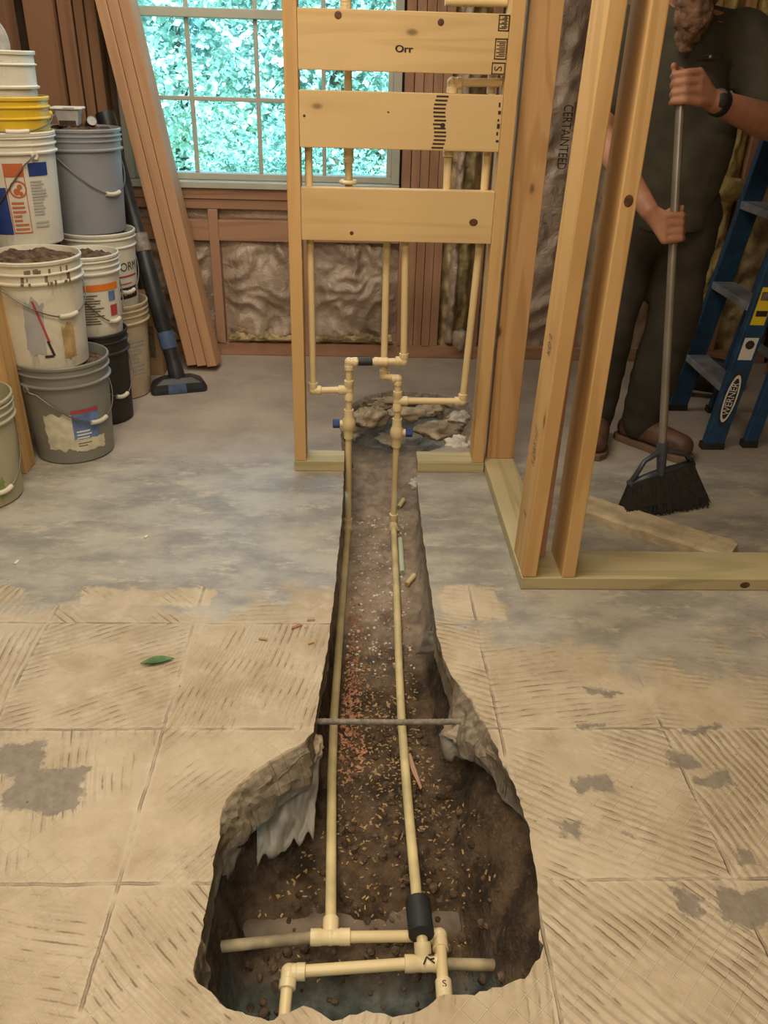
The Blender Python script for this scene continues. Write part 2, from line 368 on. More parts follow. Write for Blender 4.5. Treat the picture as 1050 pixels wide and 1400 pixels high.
def inward(i):
    t = outline[(i+9) % NO]-outline[i-9]
    n = Vector((-t.y, t.x))
    return n.normalized() if n.length > 0 else Vector((0, 0))
area2 = sum(outline[i].x*outline[(i+1) % NO].y-outline[(i+1) % NO].x*outline[i].y for i in range(NO))
SGN = 1 if area2 > 0 else -1
FX0, FX1, FY0, FY1 = -2.2, 2.3, -2.4, 3.95
SLAB = .10
def build_floor():
    outer = [Vector((FX0, FY0)), Vector((FX1, FY0)), Vector((FX1, FY1)), Vector((FX0, FY1))]
    co = outline+outer; edges = [(i, (i+1) % NO) for i in range(NO)]+[(NO+i, NO+(i+1) % 4) for i in range(4)]
    faces = [list(range(NO))]
    v2, e2, f2, ov, oe, of = delaunay_2d_cdt(co, edges, faces, 0, 1e-7)
    b = MB(); keep = []
    for f, src in zip(f2, of):
        if len(src): continue
        c = sum((v2[i] for i in f), Vector((0, 0)))/len(f)
        if FX0 < c.x < FX1 and FY0 < c.y < FY1: keep.append(tuple(f))
    b.add([(v.x, v.y, 0) for v in v2], keep)
    rings = [(0, 0), (-.006, .12), (-.014, .3), (-.025, .5), (-.038, .66), (-.052, .8), (-.066, .9), (-.082, 1.0), (-.10, 1.0)]
    vv = []
    for (z, w) in rings:
        for i, p in enumerate(outline):
            n = inward(i)*SGN
            q = Vector((p.x, p.y, z))
            nz = noise.noise(q*24)+.6*noise.noise(q*60+Vector((5, 1, 2)))
            shelf = 0.0; am = .005
            if p.x < -.06 and 1.03 < p.y < 1.30: shelf = .042*min(1, (p.y-1.03)/.08)*min(1, (1.30-p.y)/.05); am = .010
            if p.x > .24 and 1.26 < p.y < 1.47: shelf = .045*min(1, (p.y-1.26)/.07)*min(1, (1.47-p.y)/.06); am = .010
            if p.y > 2.75: shelf = .045+.03*noise.noise(Vector((p.x*9, p.y*9, 1))); am = .016
            if p.y < .84: shelf = .012; am = .008
            if p.x > .25 and p.y < 1.2: am = .006; shelf = -.035*min(1, (1.2-p.y)/.08)*min(1, max(0, (p.y-.82)/.06))
            o = w*(shelf-.006)+nz*am*min(1, w*2)
            vv.append((p.x+n.x*o, p.y+n.y*o, z+.004*noise.noise(q*50)*(0 < w < 1)))
    ff = []
    for r in range(len(rings)-1):
        for i in range(NO):
            i2 = (i+1) % NO; q = (r*NO+i, r*NO+i2, (r+1)*NO+i2, (r+1)*NO+i); ff.append(q if SGN < 0 else q[::-1])
    b.add(vv, ff)
    # outer skirt so the slab has a thickness
    b.add([(FX0, FY0, 0), (FX1, FY0, 0), (FX1, FY1, 0), (FX0, FY1, 0), (FX0, FY0, -SLAB), (FX1, FY0, -SLAB), (FX1, FY1, -SLAB), (FX0, FY1, -SLAB)],
          [(0, 4, 5, 1), (1, 5, 6, 2), (2, 6, 7, 3), (3, 7, 4, 0)])
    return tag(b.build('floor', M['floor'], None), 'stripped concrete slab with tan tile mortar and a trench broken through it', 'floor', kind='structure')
build_floor()

# soil at the bottom of the trench
def dist_in(px, py):
    d = 9e9; inside = False; j = len(raw)-1
    for i in range(len(raw)):
        ax, ay = raw[j]; bx, by = raw[i]
        ex, ey = bx-ax, by-ay; L2 = ex*ex+ey*ey
        t = max(0, min(1, ((px-ax)*ex+(py-ay)*ey)/L2)); dx, dy = px-ax-ex*t, py-ay-ey*t; dd = dx*dx+dy*dy
        if dd < d: d = dd
        if (ay > py) != (by > py) and px < (bx-ax)*(py-ay)/(by-ay)+ax: inside = not inside
        j = i
    d = math.sqrt(d); return d if inside else -d
def sstep(a, b, x): t = max(0, min(1, (x-a)/(b-a))); return t*t*(3-2*t)
def soil_z(x, y):
    d = dist_in(x, y)
    depth = .275+.10*sstep(1.25, 1.0, y)-.02*sstep(1.9, 2.3, y)-.06*sstep(2.75, 3.1, y)
    reach = .004+.03*sstep(1.35, 1.2, y)+.10*sstep(.1, .3, x)*sstep(1.45, 1.2, y)*sstep(.8, .95, y)+.05*sstep(2.7, 2.9, y)
    d += .018*noise.noise(Vector((x*16, y*16, 2)))
    t = sstep(-.045, reach, d)
    z = -.115-(depth-.115)*t
    z += (.011*noise.fractal(Vector((x*11, y*11, 0)), 1.0, 2.0, 5)+.008*noise.noise(Vector((x*45, y*45, 3))))*sstep(-.02, .05, d)
    if y < 1.0: z -= .03*sstep(1.0, .85, y)*sstep(0, .08, d)
    return z if d > -.05 else -.118
SX0, SX1, SY0, SY1 = -.32, .58, .60, 3.45
def build_soil():
    b = MB(); nx, ny = 112, 346
    b.grid(nx, ny, lambda u, v: (SX0+(SX1-SX0)*u, SY0+(SY1-SY0)*v, soil_z(SX0+(SX1-SX0)*u, SY0+(SY1-SY0)*v)))
    return tag(b.build('trench_soil', M['soil'], None, smooth=True), 'dark soil at the bottom of the dug trench', 'soil', kind='stuff')
build_soil()

# ------------------------------------------------------------------ walls, ceiling, back wall framing, window
BY = 3.80
def slab_box(name, *a, mat='plaster', label=None, parent=None):
    o = MB().box(*a).build(name, M[mat], parent)
    if parent is None: tag(o, label, 'ceiling' if name == 'ceiling' else 'wall', kind='structure')
    return o
slab_box('ceiling', FX0, FX1, FY0, FY1+.1, 2.44, 2.54, label='pale bare ceiling over the gutted room')
slab_box('wall_front', FX0, FX1, FY0-.1, FY0, 0, 2.44, label='pale wall behind the viewer')
WL = -1.52
wl = slab_box('wall_left', WL-.15, WL-.09, FY0, FY1, 0, 2.44, mat='sheath', label='dark left wall with open brown studs')
for y in (3.28, 2.87, 2.46, 2.05, 1.64, 1.23, .8, .4, 0, -.4, -.8):
    MB().box(WL-.09, WL, y, y+.038, 0, 2.44).build('stud', M['dark_z'], wl, bevel=.002)
MB().box(WL-.09, WL, FY0, FY1-.1, 0.001, .038).build('bottom_plate', M['red_y'], wl, bevel=.002)
wr = slab_box('wall_right', 2.02, 2.08, FY0, FY1, 0, 2.44, mat='sheath', label='dark right wall with studs and insulation past the ladder')
for y in (3.6, 3.2, 2.8, 2.4, 2.0, 1.6, 1.2, .8, .4):
    MB().box(1.93, 2.02, y, y+.038, 0, 2.44).build('stud', M['dark_z'], wr, bevel=.002)

WX0, WX1, WZ0, WZ1 = -.985, .19, .745, 2.06      # rough window opening
wb = MB()
for a in ((FX0, WX0, BY+.09, BY+.15, 0, 2.44), (WX1, FX1, BY+.09, BY+.15, 0, 2.44), (WX0, WX1, BY+.09, BY+.15, 0, WZ0), (WX0, WX1, BY+.09, BY+.15, WZ1, 2.44)): wb.box(*a)
wb = tag(wb.build('wall_back', M['sheath']), 'open stud back wall with crumpled brown insulation below the window', 'wall', kind='structure')
def wpart(name, x0, x1, z0, z1, mat='red_z', y0=BY, y1=BY+.09, parent=None):
    return MB().box(x0, x1, y0, y1, z0, z1).build(name, M[mat], parent or wb, bevel=.002)
wpart('bottom_plate', WL, 2.0, .001, .06, 'red_x')
wpart('sill_plate', WX0, WX1, .70, .742, 'red_x')
wpart('sill_plate', WX0, WX1, .658, .698, 'red_x', BY+.008)
wpart('blocking', WX0, -.646, .525, .612, 'red_x', BY-.004); wpart('blocking', -.604, -.245, .525, .612, 'red_x', BY-.002); wpart('blocking', -.205, .198, .527, .613, 'red_x', BY)
wpart('cripple_stud', -.646, -.604, .06, .657, 'red_z', BY-.006)
wpart('cripple_stud', -.245, -.205, .06, .657, 'red_z')
for i, x in enumerate((.2, .2405, .2795, .319, .3575)):
    wpart('stud', x, x+.0372, .06, 2.44, 'red_z', BY-.004+.004*((i*7) % 3))
wpart('stud', .545, .583, .06, 2.44, 'red_z')
wpart('stud', 1.00, 1.038, .06, 2.44, 'red_z'); wpart('stud', 1.42, 1.458, .06, 2.44, 'fir_z'); wpart('stud', 1.56, 1.598, .06, 2.44, 'fir_z'); wpart('stud', 1.70, 1.738, .06, 2.44, 'red_z')
for x, w in ((-1.30, .118), (-1.175, .058), (-1.112, .04), (-1.068, .044)):
    wpart('stud', x, x+w-.003, .06, 2.44, 'dark_z', BY-.02 if w > .1 else BY)
wpart('header', WX0, WX1, WZ1, 2.3, 'red_x')
wpart('stud', -1.50, -1.345, .06, 2.44, 'dark_z', BY-.09, BY+.02)
def crumple(name, x0, x1, z0, z1, mat, amp=.03, seed=0, nx=46, nz=56, belly=.03, y=BY+.05, freq=7.0):
    def fn(u, v):
        x = x0+(x1-x0)*u; z = z0+(z1-z0)*v
        p = Vector((x*freq+seed*3.1, z*freq, seed)); wv = noise.noise_vector(p*.6)*.9
        a = abs(noise.noise(p+wv)); b_ = abs(noise.noise(p*2.3+wv*1.7)); c_ = noise.noise(p*6)
        e = min(1, 5*min(u, 1-u, v+.1, 1.1-v))
        return (x, y-e*(belly*math.sin(PI*u)**.5*(1-.5*v)+amp*(1-2.2*a)+amp*.5*(1-2*b_)+amp*.10*c_), z)
    b = MB().grid(nx, nz, fn)
    # a back so the batt has depth
    b.add([(x0, y+.03, z0), (x1, y+.03, z0), (x1, y+.03, z1), (x0, y+.03, z1)], [(3, 2, 1, 0)])
    return b.build(name, M[mat], wb, smooth=True)
crumple('insulation_batt', -.985, -.646, .06, .525, 'kraft', .032, 1)
crumple('insulation_batt', -.604, -.245, .06, .525, 'kraft', .032, 2)
crumple('insulation_batt', -.205, .20, .06, .527, 'kraft', .034, 3)
crumple('insulation_batt', -.985, -.646, .612, .66, 'kraft', .006, 4, 24, 10, .004)
crumple('insulation_batt', -.604, -.245, .612, .66, 'kraft', .006, 5, 24, 10, .004)
crumple('insulation_batt', -.205, .20, .613, .66, 'kraft', .006, 6, 24, 10, .004)
crumple('fiberglass_batt', .396, .545, .06, 2.4, 'batt_dull', .022, 7, 22, 140, .04, freq=16)
crumple('fiberglass_batt', .43, .475, .08, 1.9, 'kraft', .02, 8, 10, 120, .055, y=BY+.02, freq=14)
crumple('insulation_batt', .583, 1.0, .06, 2.4, 'kraft', .022, 9, 40, 150, .03)
crumple('insulation_batt', 1.038, 1.42, .06, 2.4, 'kraft', .02, 10, 30, 120, .03)
crumple('fiberglass_batt', 1.458, 1.56, .06, 2.4, 'batt', .02, 11, 14, 120, .03, freq=15)
crumple('fiberglass_batt', 1.598, 1.70, .06, 2.4, 'batt', .02, 12, 14, 120, .03, freq=15)
crumple('fiberglass_batt', 1.738, 2.0, .06, 2.4, 'batt_dull', .02, 13, 14, 80, .03, freq=15)
for (x0, x1, sd) in ((-.60, -.25, 21), (-.20, .19, 22), (-.96, -.66, 23)):     # yellow wool spilling out along the plate
    def wool(u, v, x0=x0, x1=x1, sd=sd):
        x = x0+(x1-x0)*u; a = v*PI*1.05
        r = .018+.018*noise.noise(Vector((x*14, v*2, sd)))+.012*noise.noise(Vector((x*50, v*6, sd)))
        if min(u, 1-u) < .02: r = .002
        return (x, BY+.005-r*1.5*math.sin(a), .072+r*(1-math.cos(a))*.8)
    MB().grid(60, 14, wool).build('wool_tuft', M['batt_dull'], wb, smooth=True)
def lump(name, c, r, mat, parent, seed=0, sc=(1, 1, 1), amp=.35, n=20, freq=3.0):
    b = MB(); b.ball((0, 0, 0), 1.0, n)
    vv = []
    for p in b.v:
        q = Vector(p); k = 1+amp*noise.noise(q*freq*.5+Vector((seed, seed*2, 0)))+amp*.5*noise.noise(q*freq+Vector((seed, 0, seed)))
        vv.append((c[0]+q.x*k*r*sc[0], c[1]+q.y*k*r*sc[1], c[2]+q.z*k*r*sc[2]))
    b.v = vv; return b.build(name, M[mat], parent, smooth=(n > 14))
lump('wool_tuft', (1.60, 3.72, .80), .06, 'batt', wb, 3, (1.5, .8, .8))
lump('wool_tuft', (.50, BY-.01, .10), .04, 'kraft', wb, 5, (1, 1, 1.3))
# printed name on the kraft facing
vv, ff = textmesh('CERTAINTEED', .062)
MB().add([(.868+v.y*.9, 3.715, .985-v.x*.62) for v in vv], ff).build('printed_name', M['ink'], wb)

# window
win = thing('window_1', (-.4, BY+.09, .745), 'tall grey vinyl window with grid bars looking out on green trees', 'window', kind='structure')
wy0, wy1 = BY+.02, BY+.13
def vp(name, x0, x1, z0, z1, y0=wy0, y1=wy1, mat='vinyl'): return MB().box(x0, x1, y0, y1, z0, z1).build(name, M[mat], win, bevel=.003)
vp('window_frame', WX0, WX1, .745, .772, BY-.02); vp('window_frame', WX0, WX1, 2.03, 2.06); vp('window_frame', WX0, -.95, .773, 2.03); vp('window_frame', .155, WX1, .773, 2.03)
vp('sash_rail', -.95, .155, .773, .80, wy0+.02, wy1-.02); vp('sash_rail', -.95, .155, 1.378, 1.413, wy0+.02, wy1-.02)
vp('sash_stile', .135, .155, .80, 1.378, wy0+.02, wy1-.02); vp('sash_stile', -.95, -.93, .80, 1.378, wy0+.02, wy1-.02)
for x in (-.688, -.412, -.136):
    vp('grid_bar', x-.0085, x+.0085, .80, 1.378, wy0+.04, wy1-.045); vp('grid_bar', x-.0085, x+.0085, 1.413, 2.03, wy0+.05, wy1-.035)
for z in (1.087, 1.72):
    vp('grid_bar', -.93, .135, z-.0085, z+.0085, wy0+.042, wy1-.043)
gl_ = lambda x0, x1, z0, z1, y: MB().box(x0, x1, y, y+.003, z0, z1).build('pane', M['glass'], win)
xs = [-.93, -.688, -.412, -.136, .135]
for a, b_ in zip(xs[:-1], xs[1:]):
    for z0, z1, y in ((.80, 1.0785, wy0+.072), (1.0955, 1.378, wy0+.072), (1.413, 1.7115, wy0+.082), (1.7285, 2.03, wy0+.082)):
        gl_(a+(.0085 if a > -.9 else 0), b_-(.0085 if b_ < .1 else 0), z0, z1, y)

# ------------------------------------------------------------------ outside: ground and trees
M['lawn'] = simple('lawn', (0.16, 0.25, 0.07), .9, var=.4, scale=3, bump=.6)
tag(MB().box(-14, 14, 4.1, 26, -.6, -.4).build('ground_outside', M['lawn']), 'sunlit lawn outside the window', 'ground', kind='structure')
M['bark'] = simple('bark', (0.12, 0.085, 0.055), .9, var=.3, scale=20, bump=.6)
def leaf_mat(name, c1, c2):
    g = NG(name); g.set(rough=.5, spec=.4); ob = g.coord(); n = g.noise(ob, 9, 3); col = g.mix(g.step(n, .3, .7), c1, c2)
    g.set(color=col)
    tr = g.node('ShaderNodeBsdfTranslucent'); g.L.new(col, tr.inputs[0]); mx = g.node('ShaderNodeMixShader'); mx.inputs[0].default_value = .4
    g.L.new(g.bsdf.outputs[0], mx.inputs[1]); g.L.new(tr.outputs[0], mx.inputs[2]); g.L.new(mx.outputs[0], g.out.inputs[0]); return g.mat
M['leaf0'] = leaf_mat('leaves_bright', (0.30, 0.40, 0.28), (0.70, 0.75, 0.64)); M['leaf1'] = leaf_mat('leaves_mid', (0.15, 0.25, 0.18), (0.50, 0.58, 0.50))
def tree(name, x, y, zc, rx, rz, label, mat, n, seed, trunk=True, leaf=.05):
    rnd = random.Random(seed); t = thing(name, (x, y, -.4), label, 'tree' if trunk else 'shrub', 'greenery outside the window')
    cl = []
    for i in range(70):
        while True:
            p = Vector((rnd.uniform(-1, 1), rnd.uniform(-1, 1), rnd.uniform(-1, 1)))
            if .35 < p.length < 1: break
        cl.append((Vector((x+p.x*rx, y+p.y*rx*.6, zc+p.z*rz)), rnd.uniform(.14, .34)*min(rx, rz)))
    b = MB()
    for i in range(n):
        c, r = cl[i % 70]
        q = c+Vector((rnd.gauss(0, 1), rnd.gauss(0, 1), rnd.gauss(0, .8)))*r*.6
        if q.z < -.35: q.z = -.35+rnd.random()*.2
        a = Vector((rnd.gauss(0, 1), rnd.gauss(0, 1), rnd.gauss(0, .6))).normalized(); s = a.orthogonal().normalized(); s = Matrix.Rotation(rnd.random()*6.28, 3, a) @ s
        L = leaf*rnd.uniform(.6, 1.3); w = L*.32; up_ = a.cross(s)*L*.12
        b.add([q, q+a*L*.5+s*w+up_, q+a*L, q+a*L*.5-s*w+up_], [(0, 1, 2), (0, 2, 3)])
    tag(b.build('foliage', M[mat], t), kind='stuff')
    if trunk: MB().tube([(x, y, -.4), (x+.05, y, zc*.4), (x-.04, y+.05, zc), (x+.1, y, zc+rz*.6)], [.13, .10, .07, .02], 8).build('trunk', M['bark'], t, smooth=True)
    else: MB().tube([(x, y, -.4), (x, y, zc), (x+.05, y, zc+rz*.4)], [.04, .03, .008], 6).build('stem', M['bark'], t, smooth=True)
tree('leafy_tree', -1.9, 8.2, 1.7, 1.5, 1.9, 'broad bright green tree outside the window on the left', 'leaf0', 9000, 1, True, .085)
tree('leafy_tree', -.2, 9.0, 2.0, 1.4, 2.0, 'broad green tree outside the window nearest the middle', 'leaf1', 9000, 2, True, .085)
tree('leafy_tree', 1.3, 8.6, 1.7, 1.3, 1.9, 'green tree outside the window seen between the crossing boards', 'leaf0', 8000, 3, True, .085)
tree('leafy_tree', -3.9, 9.6, 2.0, 1.5, 2.2, 'green tree outside past the leaning lumber', 'leaf1', 7000, 4, True, .09)
tree('shrub', -.7, 7.0, .25, .8, .62, 'low green shrub outside just above the window sill', 'leaf1', 7000, 5, False)
tree('shrub', .6, 7.2, .2, .75, .6, 'low green shrub outside behind the pipe risers', 'leaf0', 6000, 6, False)
for i, (x, y) in enumerate(((-5.5, 13), (-2.6, 13.5), (.3, 13), (3.2, 13.4))):
    tree('leafy_tree', x, y, 2.4, 2.0, 2.8, ('far green tree outside at the window\'s left side', 'far green tree outside left of the window centre', 'far green tree outside right of the window centre', 'far green tree outside at the window\'s right side')[i], 'leaf%d' % (i % 2), 9000, 30+i, True, .16)
# ------------------------------------------------------------------ new partition framing
fr = thing('stud_partition', (.125, 2.59, 0), 'pale new stud frame with three flat boards nailed across above the trench', 'stud frame')
FY, FD = 2.548, .089
def fpart(name, *a, mat='pine_z', parent=None, bev=.002): return MB().box(*a).build(name, M[mat], parent or fr, bevel=bev)
fpart('stud', -.199, -.160, FY, FY+FD, .038, 2.4); fpart('stud', .411, .450, FY, FY+FD, .038, 2.4)
fpart('bottom_plate', -.201, -.030, FY-.002, FY+FD+.002, 0.0005, .0375, mat='treated_x'); fpart('bottom_plate', .222, .452, FY-.002, FY+FD+.002, 0.0005, .0375, mat='treated_x')
fpart('top_plate', -.199, .450, FY, FY+FD, 2.4005, 2.4395, mat='pine_x')
boards = []
for z0, z1 in ((.767, .915), (1.022, 1.168), (1.217, 1.362), (1.9, 2.04)):
    boards.append(fpart('board', -.1595, .4105, FY+.002, FY+.040, z0, z1, mat='board_x'))
# marks on the boards: grade stamps, knots with ink, a tally of dashes
def fm(name, x0, x1, z0, z1, par, mat='ink'): return MB().box(x0, x1, FY+.0008, FY+.003, z0, z1).build(name, M[mat], par)
b = MB()
for i in range(14):
    zc = 1.028+i*.0101; xo = .222+.006*math.sin(i*.5)-.006*(i < 7)
    b.box(xo, xo+.034, FY+.0008, FY+.003, zc, zc+.0042)
b.build('dash_stamp', M['ink'], boards[1])
b = MB()
def frame_rect(b, x0, x1, z0, z1, w=.0025):
    for a in ((x0, x1, z0, z0+w), (x0, x1, z1-w, z1), (x0, x0+w, z0, z1), (x1-w, x1, z0, z1)): b.box(a[0], a[1], FY+.0008, FY+.003, a[2], a[3])
frame_rect(b, .380, .4095, 1.322, 1.360); frame_rect(b, .375, .4085, 1.255, 1.305); frame_rect(b, .371, .408, 1.219, 1.248)
for k in range(9):
    b.box(.383+.006*(k % 3), .402+.003*(k % 2), FY+.0008, FY+.003, 1.328+.0033*k, 1.3297+.0033*k)
    b.box(.380+.007*(k % 2), .4035, FY+.0008, FY+.003, 1.262+.0043*k, 1.2638+.0043*k)
b.build('grade_stamp', M['ink'], boards[2])
vv, ff = textmesh('S', .03); MB().add([(.390-v.y, FY+.0012, 1.233+v.x) for v in vv], ff).build('grade_stamp', M['ink'], boards[2])
vv, ff = textmesh('Orr', .03); MB().add([(.128+v.x+dx_, FY+.0012-abs(dx_+dz_)*.05, 1.272+v.y*.8+dz_) for dx_, dz_ in ((0, 0), (.0014, .0006), (-.001, .0012)) for v in vv], [tuple(i+k_*len(vv) for i in f_) for k_ in range(3) for f_ in ff]).build('ink_scribble', M['ink'], boards[2])
b = MB()
for k in range(6): b.box(.399, .407-.003*(k % 2), FY+.0008, FY+.003, 1.048+k*.018, 1.054+k*.018+.003*(k % 3))
b.build('grade_stamp', M['ink'], boards[1])
def knot(x, z, r, par, sx=1.0, y=None):
    b = MB(); Mx = Matrix.Translation((x, FY+.0012 if y is None else y, z)) @ Matrix.Rotation(PI/2, 4, 'X') @ Matrix.Diagonal((sx, 1, 1, 1))
    b.lathe([(.0002, .0), (r*.6, 0), (r, -.0008)], 14, Mx); b.build('knot', M['knot'], par)
M['knot'] = simple('knot', (0.10, 0.04, 0.015), .5, var=.4, scale=60)
knot(.353, .828, .011, boards[0], 1.2); knot(-.01, .79, .006, boards[0]); knot(.245, 1.088, .007, boards[1]); knot(.225, 1.338, .009, boards[2]); knot(-.05, 1.347, .010, boards[2]); knot(-.145, 1.103, .004, boards[1]); knot(.09, 1.118, .003, boards[1])

sw = thing('stud_partition', (.5, 2.2, 0), 'side partition of one broad stud on a treated bottom plate running toward the corner post', 'stud wall')
def spart(name, *a, mat='fir_z'): return MB().box(*a).build(name, M[mat], sw, bevel=.002)
spart('stud', .466, .560, 2.585, 2.623, .038, 2.4); spart('bottom_plate', .455, .561, 1.9715, 2.6235, .0005, .0375, mat='treated_y')
spart('top_plate', .455, .561, 1.9715, 2.6235, 2.4005, 2.4395, mat='pine_y')

cw = thing('stud_partition', (.8, 1.9, 0), 'near corner post of doubled pale studs on a treated plate running right', 'stud wall')
def cpart(name, *a, mat='pine_z', rot=0.0):
    o = MB().box(*a).build(name, M[mat], cw, bevel=.003)
    if rot:
        piv = Vector((a[0], a[2], a[4])); o.matrix_parent_inverse = o.matrix_parent_inverse @ Matrix.Translation(piv) @ Matrix.Rotation(rot, 4, 'Y') @ Matrix.Translation(-piv)
    return o
s1 = cpart('stud', .4565, .4945, 1.830, 1.966, .0395, 2.36, rot=.0185)
s2 = cpart('stud', .563, .600, 1.830, 1.969, .0385, 2.4, rot=0); kk = at(859, 275, Y=1.829); knot(.581, kk.z, .013, s2, .8, 1.8292)
cpart('stud', .5005, .5385, 1.932, 1.969, .0385, 2.4, mat='red_z')
cp = cpart('bottom_plate', .455, 1.9, 1.829, 1.9705, .0005, .0380, mat='treated_x'); kk = at(1018, 803, Y=1.828); knot(kk.x, .018, .010, cp, 1.4, 1.8282)
cpart('top_plate', .455, 1.9, 1.829, 1.9705, 2.4005, 2.4395, mat='pine_x')
for x in (1.20, 1.6): cpart('stud', x+.12, x+.158, 1.830, 1.969, .0385, 2.4)
M['stamp'] = M['ink_grey']
for zc, hh in ((.66, .05), (.395, .075), (.20, .02)):
    vv, ff = textmesh('S-DRY HT' if hh > .06 else ('KD 2' if hh > .03 else 'II'), .030); xl = .4565+.0185*zc
    MB().add([(xl-.0028, 1.892+v.y*1.5, zc+v.x*.8) for v in vv], ff).build('grade_stamp', M['stamp'], s1)
ls = thing('end_stud', (-1.11, 2.545, 0), 'pale stud standing on the slab behind the nearest bucket', 'stud')
MB().box(-1.135, -1.092, 2.50, 2.589, 0.0005, 2.4395).build('stud', M['pine_z'], ls, bevel=.002)
MB().box(-1.135-.25, -1.136, 2.50, 2.589, 0.0005, .038).build('bottom_plate', M['treated_x'], ls, bevel=.002)

# ------------------------------------------------------------------ water pipes
PR = .0112
def pipe(par, *pts, r=PR, mat='cpvc', name='pipe'): return MB().tube(pts, r, 16).build(name, M[mat], par, angle=40)
def fitting(par, name, c, dirs, r=.0155, L=.026, mat='cpvc_fit'):
    b = MB(); c = Vector(c); b.ball(c, r*.99, 14)
    for d in dirs:
        d = Vector(d).normalized(); b.tube([c, c+d*L*.45, c+d*L*.5, c+d*L, c+d*(L+.001)], [r*.93, r*.93, r, r, r*.9], 16)
    return b.build(name, M[mat], par, angle=35)
def valve(par, c, side):
    b = MB(); T = Matrix.Translation(c)
    b.lathe([(.001, -.052), (.0165, -.052), (.0165, -.026), (.0185, -.020), (.0225, -.012), (.0235, 0), (.0225, .012), (.0185, .020), (.0165, .026), (.0165, .052), (.001, .052)], 20, T)
    b.tube([c, (c[0]+side*.030, c[1], c[2])], .0125, 14)
    v = b.build('valve', M['cpvc_fit'], par, angle=35)
    k = MB(); pts = [(.030, .010), (.032, .0165), (.052, .0165), (.054, .014)]
    k.tube([(c[0]+side*p[0], c[1], c[2]) for p in pts], [p[1] for p in pts], 8); k.build('knob', M['blue_knob'], v)
PY = 2.595
X_, Y_, Z_ = Vector((1, 0, 0)), Vector((0, 1, 0)), Vector((0, 0, 1))
hot = thing('pipe_run', (-.017, PY, -.23), 'cream water pipe with left blue-knob valve, black collar and runs along the trench\'s left side', 'pipe')
hx = -.016
# left riser group
pipe(hot, (hx, PY, -.232), (hx, PY, .11)); valve(hot, (hx, PY, .157), -1); pipe(hot, (hx, PY, .205), (hx, PY, .262))
fitting(hot, 'tee', (hx, PY, .278), (Z_, -Z_, -X_), .0158, .034)
pipe(hot, (hx-.03, PY, .278), (-.112, PY, .276)); fitting(hot, 'elbow', (-.135, PY, .276), (X_, Z_)); pipe(hot, (-.135, PY, .30), (-.1375, PY, 1.08))
fitting(hot, 'elbow', (-.1375, PY, 1.098), (X_, -Z_)); pipe(hot, (-.115, PY+.002, 1.098), (-.045, PY+.002, 1.098)); 
pipe(hot, (hx, PY, .31), (hx, PY, .352)); fitting(hot, 'elbow', (hx, PY, .376), (X_, -Z_)); pipe(hot, (.005, PY, .376), (.145, PY, .380))
MB().tube([(.014, PY, .3765), (.061, PY, .3778)], .0128, 16).build('black_collar', M['black'], hot, angle=40)
fitting(hot, 'coupling', (.088, PY, .3785), (X_, -X_), .0145, .022)
fitting(hot, 'elbow', (.163, PY, .381), (-X_, Z_)); pipe(hot, (.163, PY, .40), (.152, PY, .87)); fitting(hot, 'elbow', (.1518, PY, .885), (X_, -Z_)); pipe(hot, (.175, PY, .885), (.26, PY, .885)); fitting(hot, 'elbow', (.272, PY, .885), (-X_, Z_))
pipe(hot, (.272, PY, .90), (.270, PY, 1.0)); fitting(hot, 'elbow', (.270, PY, 1.03), (Z_, -Z_))
pipe(hot, (.270, PY, 1.05), (.270, PY, 1.15)); fitting(hot, 'elbow', (.270, PY, 1.195), (X_, -Z_)); pipe(hot, (.29, PY, 1.196), (.41, PY, 1.199))
# down in the trench
fitting(hot, 'elbow', (hx, PY, -.243), (-Y_, Z_), .0155, .03)
pipe(hot, (hx, PY-.02, -.243), (-.022, 2.4, -.246), (-.034, 2.0, -.250), (-.044, 1.60, -.250), (-.044, 1.40, -.250), (-.036, 1.02, -.250), mat='cpvc_dusty')
fitting(hot, 'tee', (-.036, .998, -.250), (X_, -X_, Y_), .0162, .038)
M['cpvc_dirty'] = simple('cpvc_pipe_muddy', (0.34, 0.265, 0.155), .6, var=.4, scale=18)
pipe(hot, (-.07, .998, -.250), (-.17, .99, -.252), (-.27, .982, -.256), mat='cpvc_dirty')
pipe(hot, (0, .998, -.250), (.155, 1.006, -.262), mat='cpvc'); fitting(hot, 'elbow', (.178, 1.006, -.262), (-X_, (-.04, -1, .12)), .0158, .03)
pipe(hot, (.178, .985, -.258), (.174, .90, -.246)); pipe(hot, (.175, .905, -.246), (.1735, .865, -.240), r=.0155, mat='cpvc_fit', name='coupling'); pipe(hot, (.1735, .87, -.241), (.171, .76, -.235))
vv, ff = textmesh('S', .02); MB().add([(.1745+v.x, .890+v.y*.9, -.2275) for v in vv], ff).build('ink_mark', M['ink'], hot)

cold = thing('pipe_run', (.149, PY, -.23), 'cream water pipe with right blue-knob valve, foam sleeve and runs along the trench\'s middle', 'pipe')
kx = .149
pipe(cold, (kx, PY, -.20), (kx, PY, .08)); valve(cold, (kx, PY, .127), 1); pipe(cold, (kx, PY, .17), (kx, PY, .225))
fitting(cold, 'tee', (.1475, PY, .243), (Z_, -Z_, X_), .0158, .034)
pipe(cold, (.175, PY, .243), (.345, PY, .244)); fitting(cold, 'elbow', (.367, PY, .244), (-X_, Z_)); pipe(cold, (.368, PY, .265), (.383, PY, .76), (.384, PY, 1.17))
fitting(cold, 'elbow', (.384, PY+.03, 1.30), (X_*-1, Z_)); pipe(cold, (.384, PY+.03, 1.17), (.384, PY+.03, 1.28))
pipe(cold, (.1475, PY, .27), (.1475, PY, .30)); fitting(cold, 'elbow', (.1465, PY, .3205), (-X_, -Z_), .0145, .02); fitting(cold, 'elbow', (.100, PY+.028, .3205), (X_, Z_), .0145, .02)
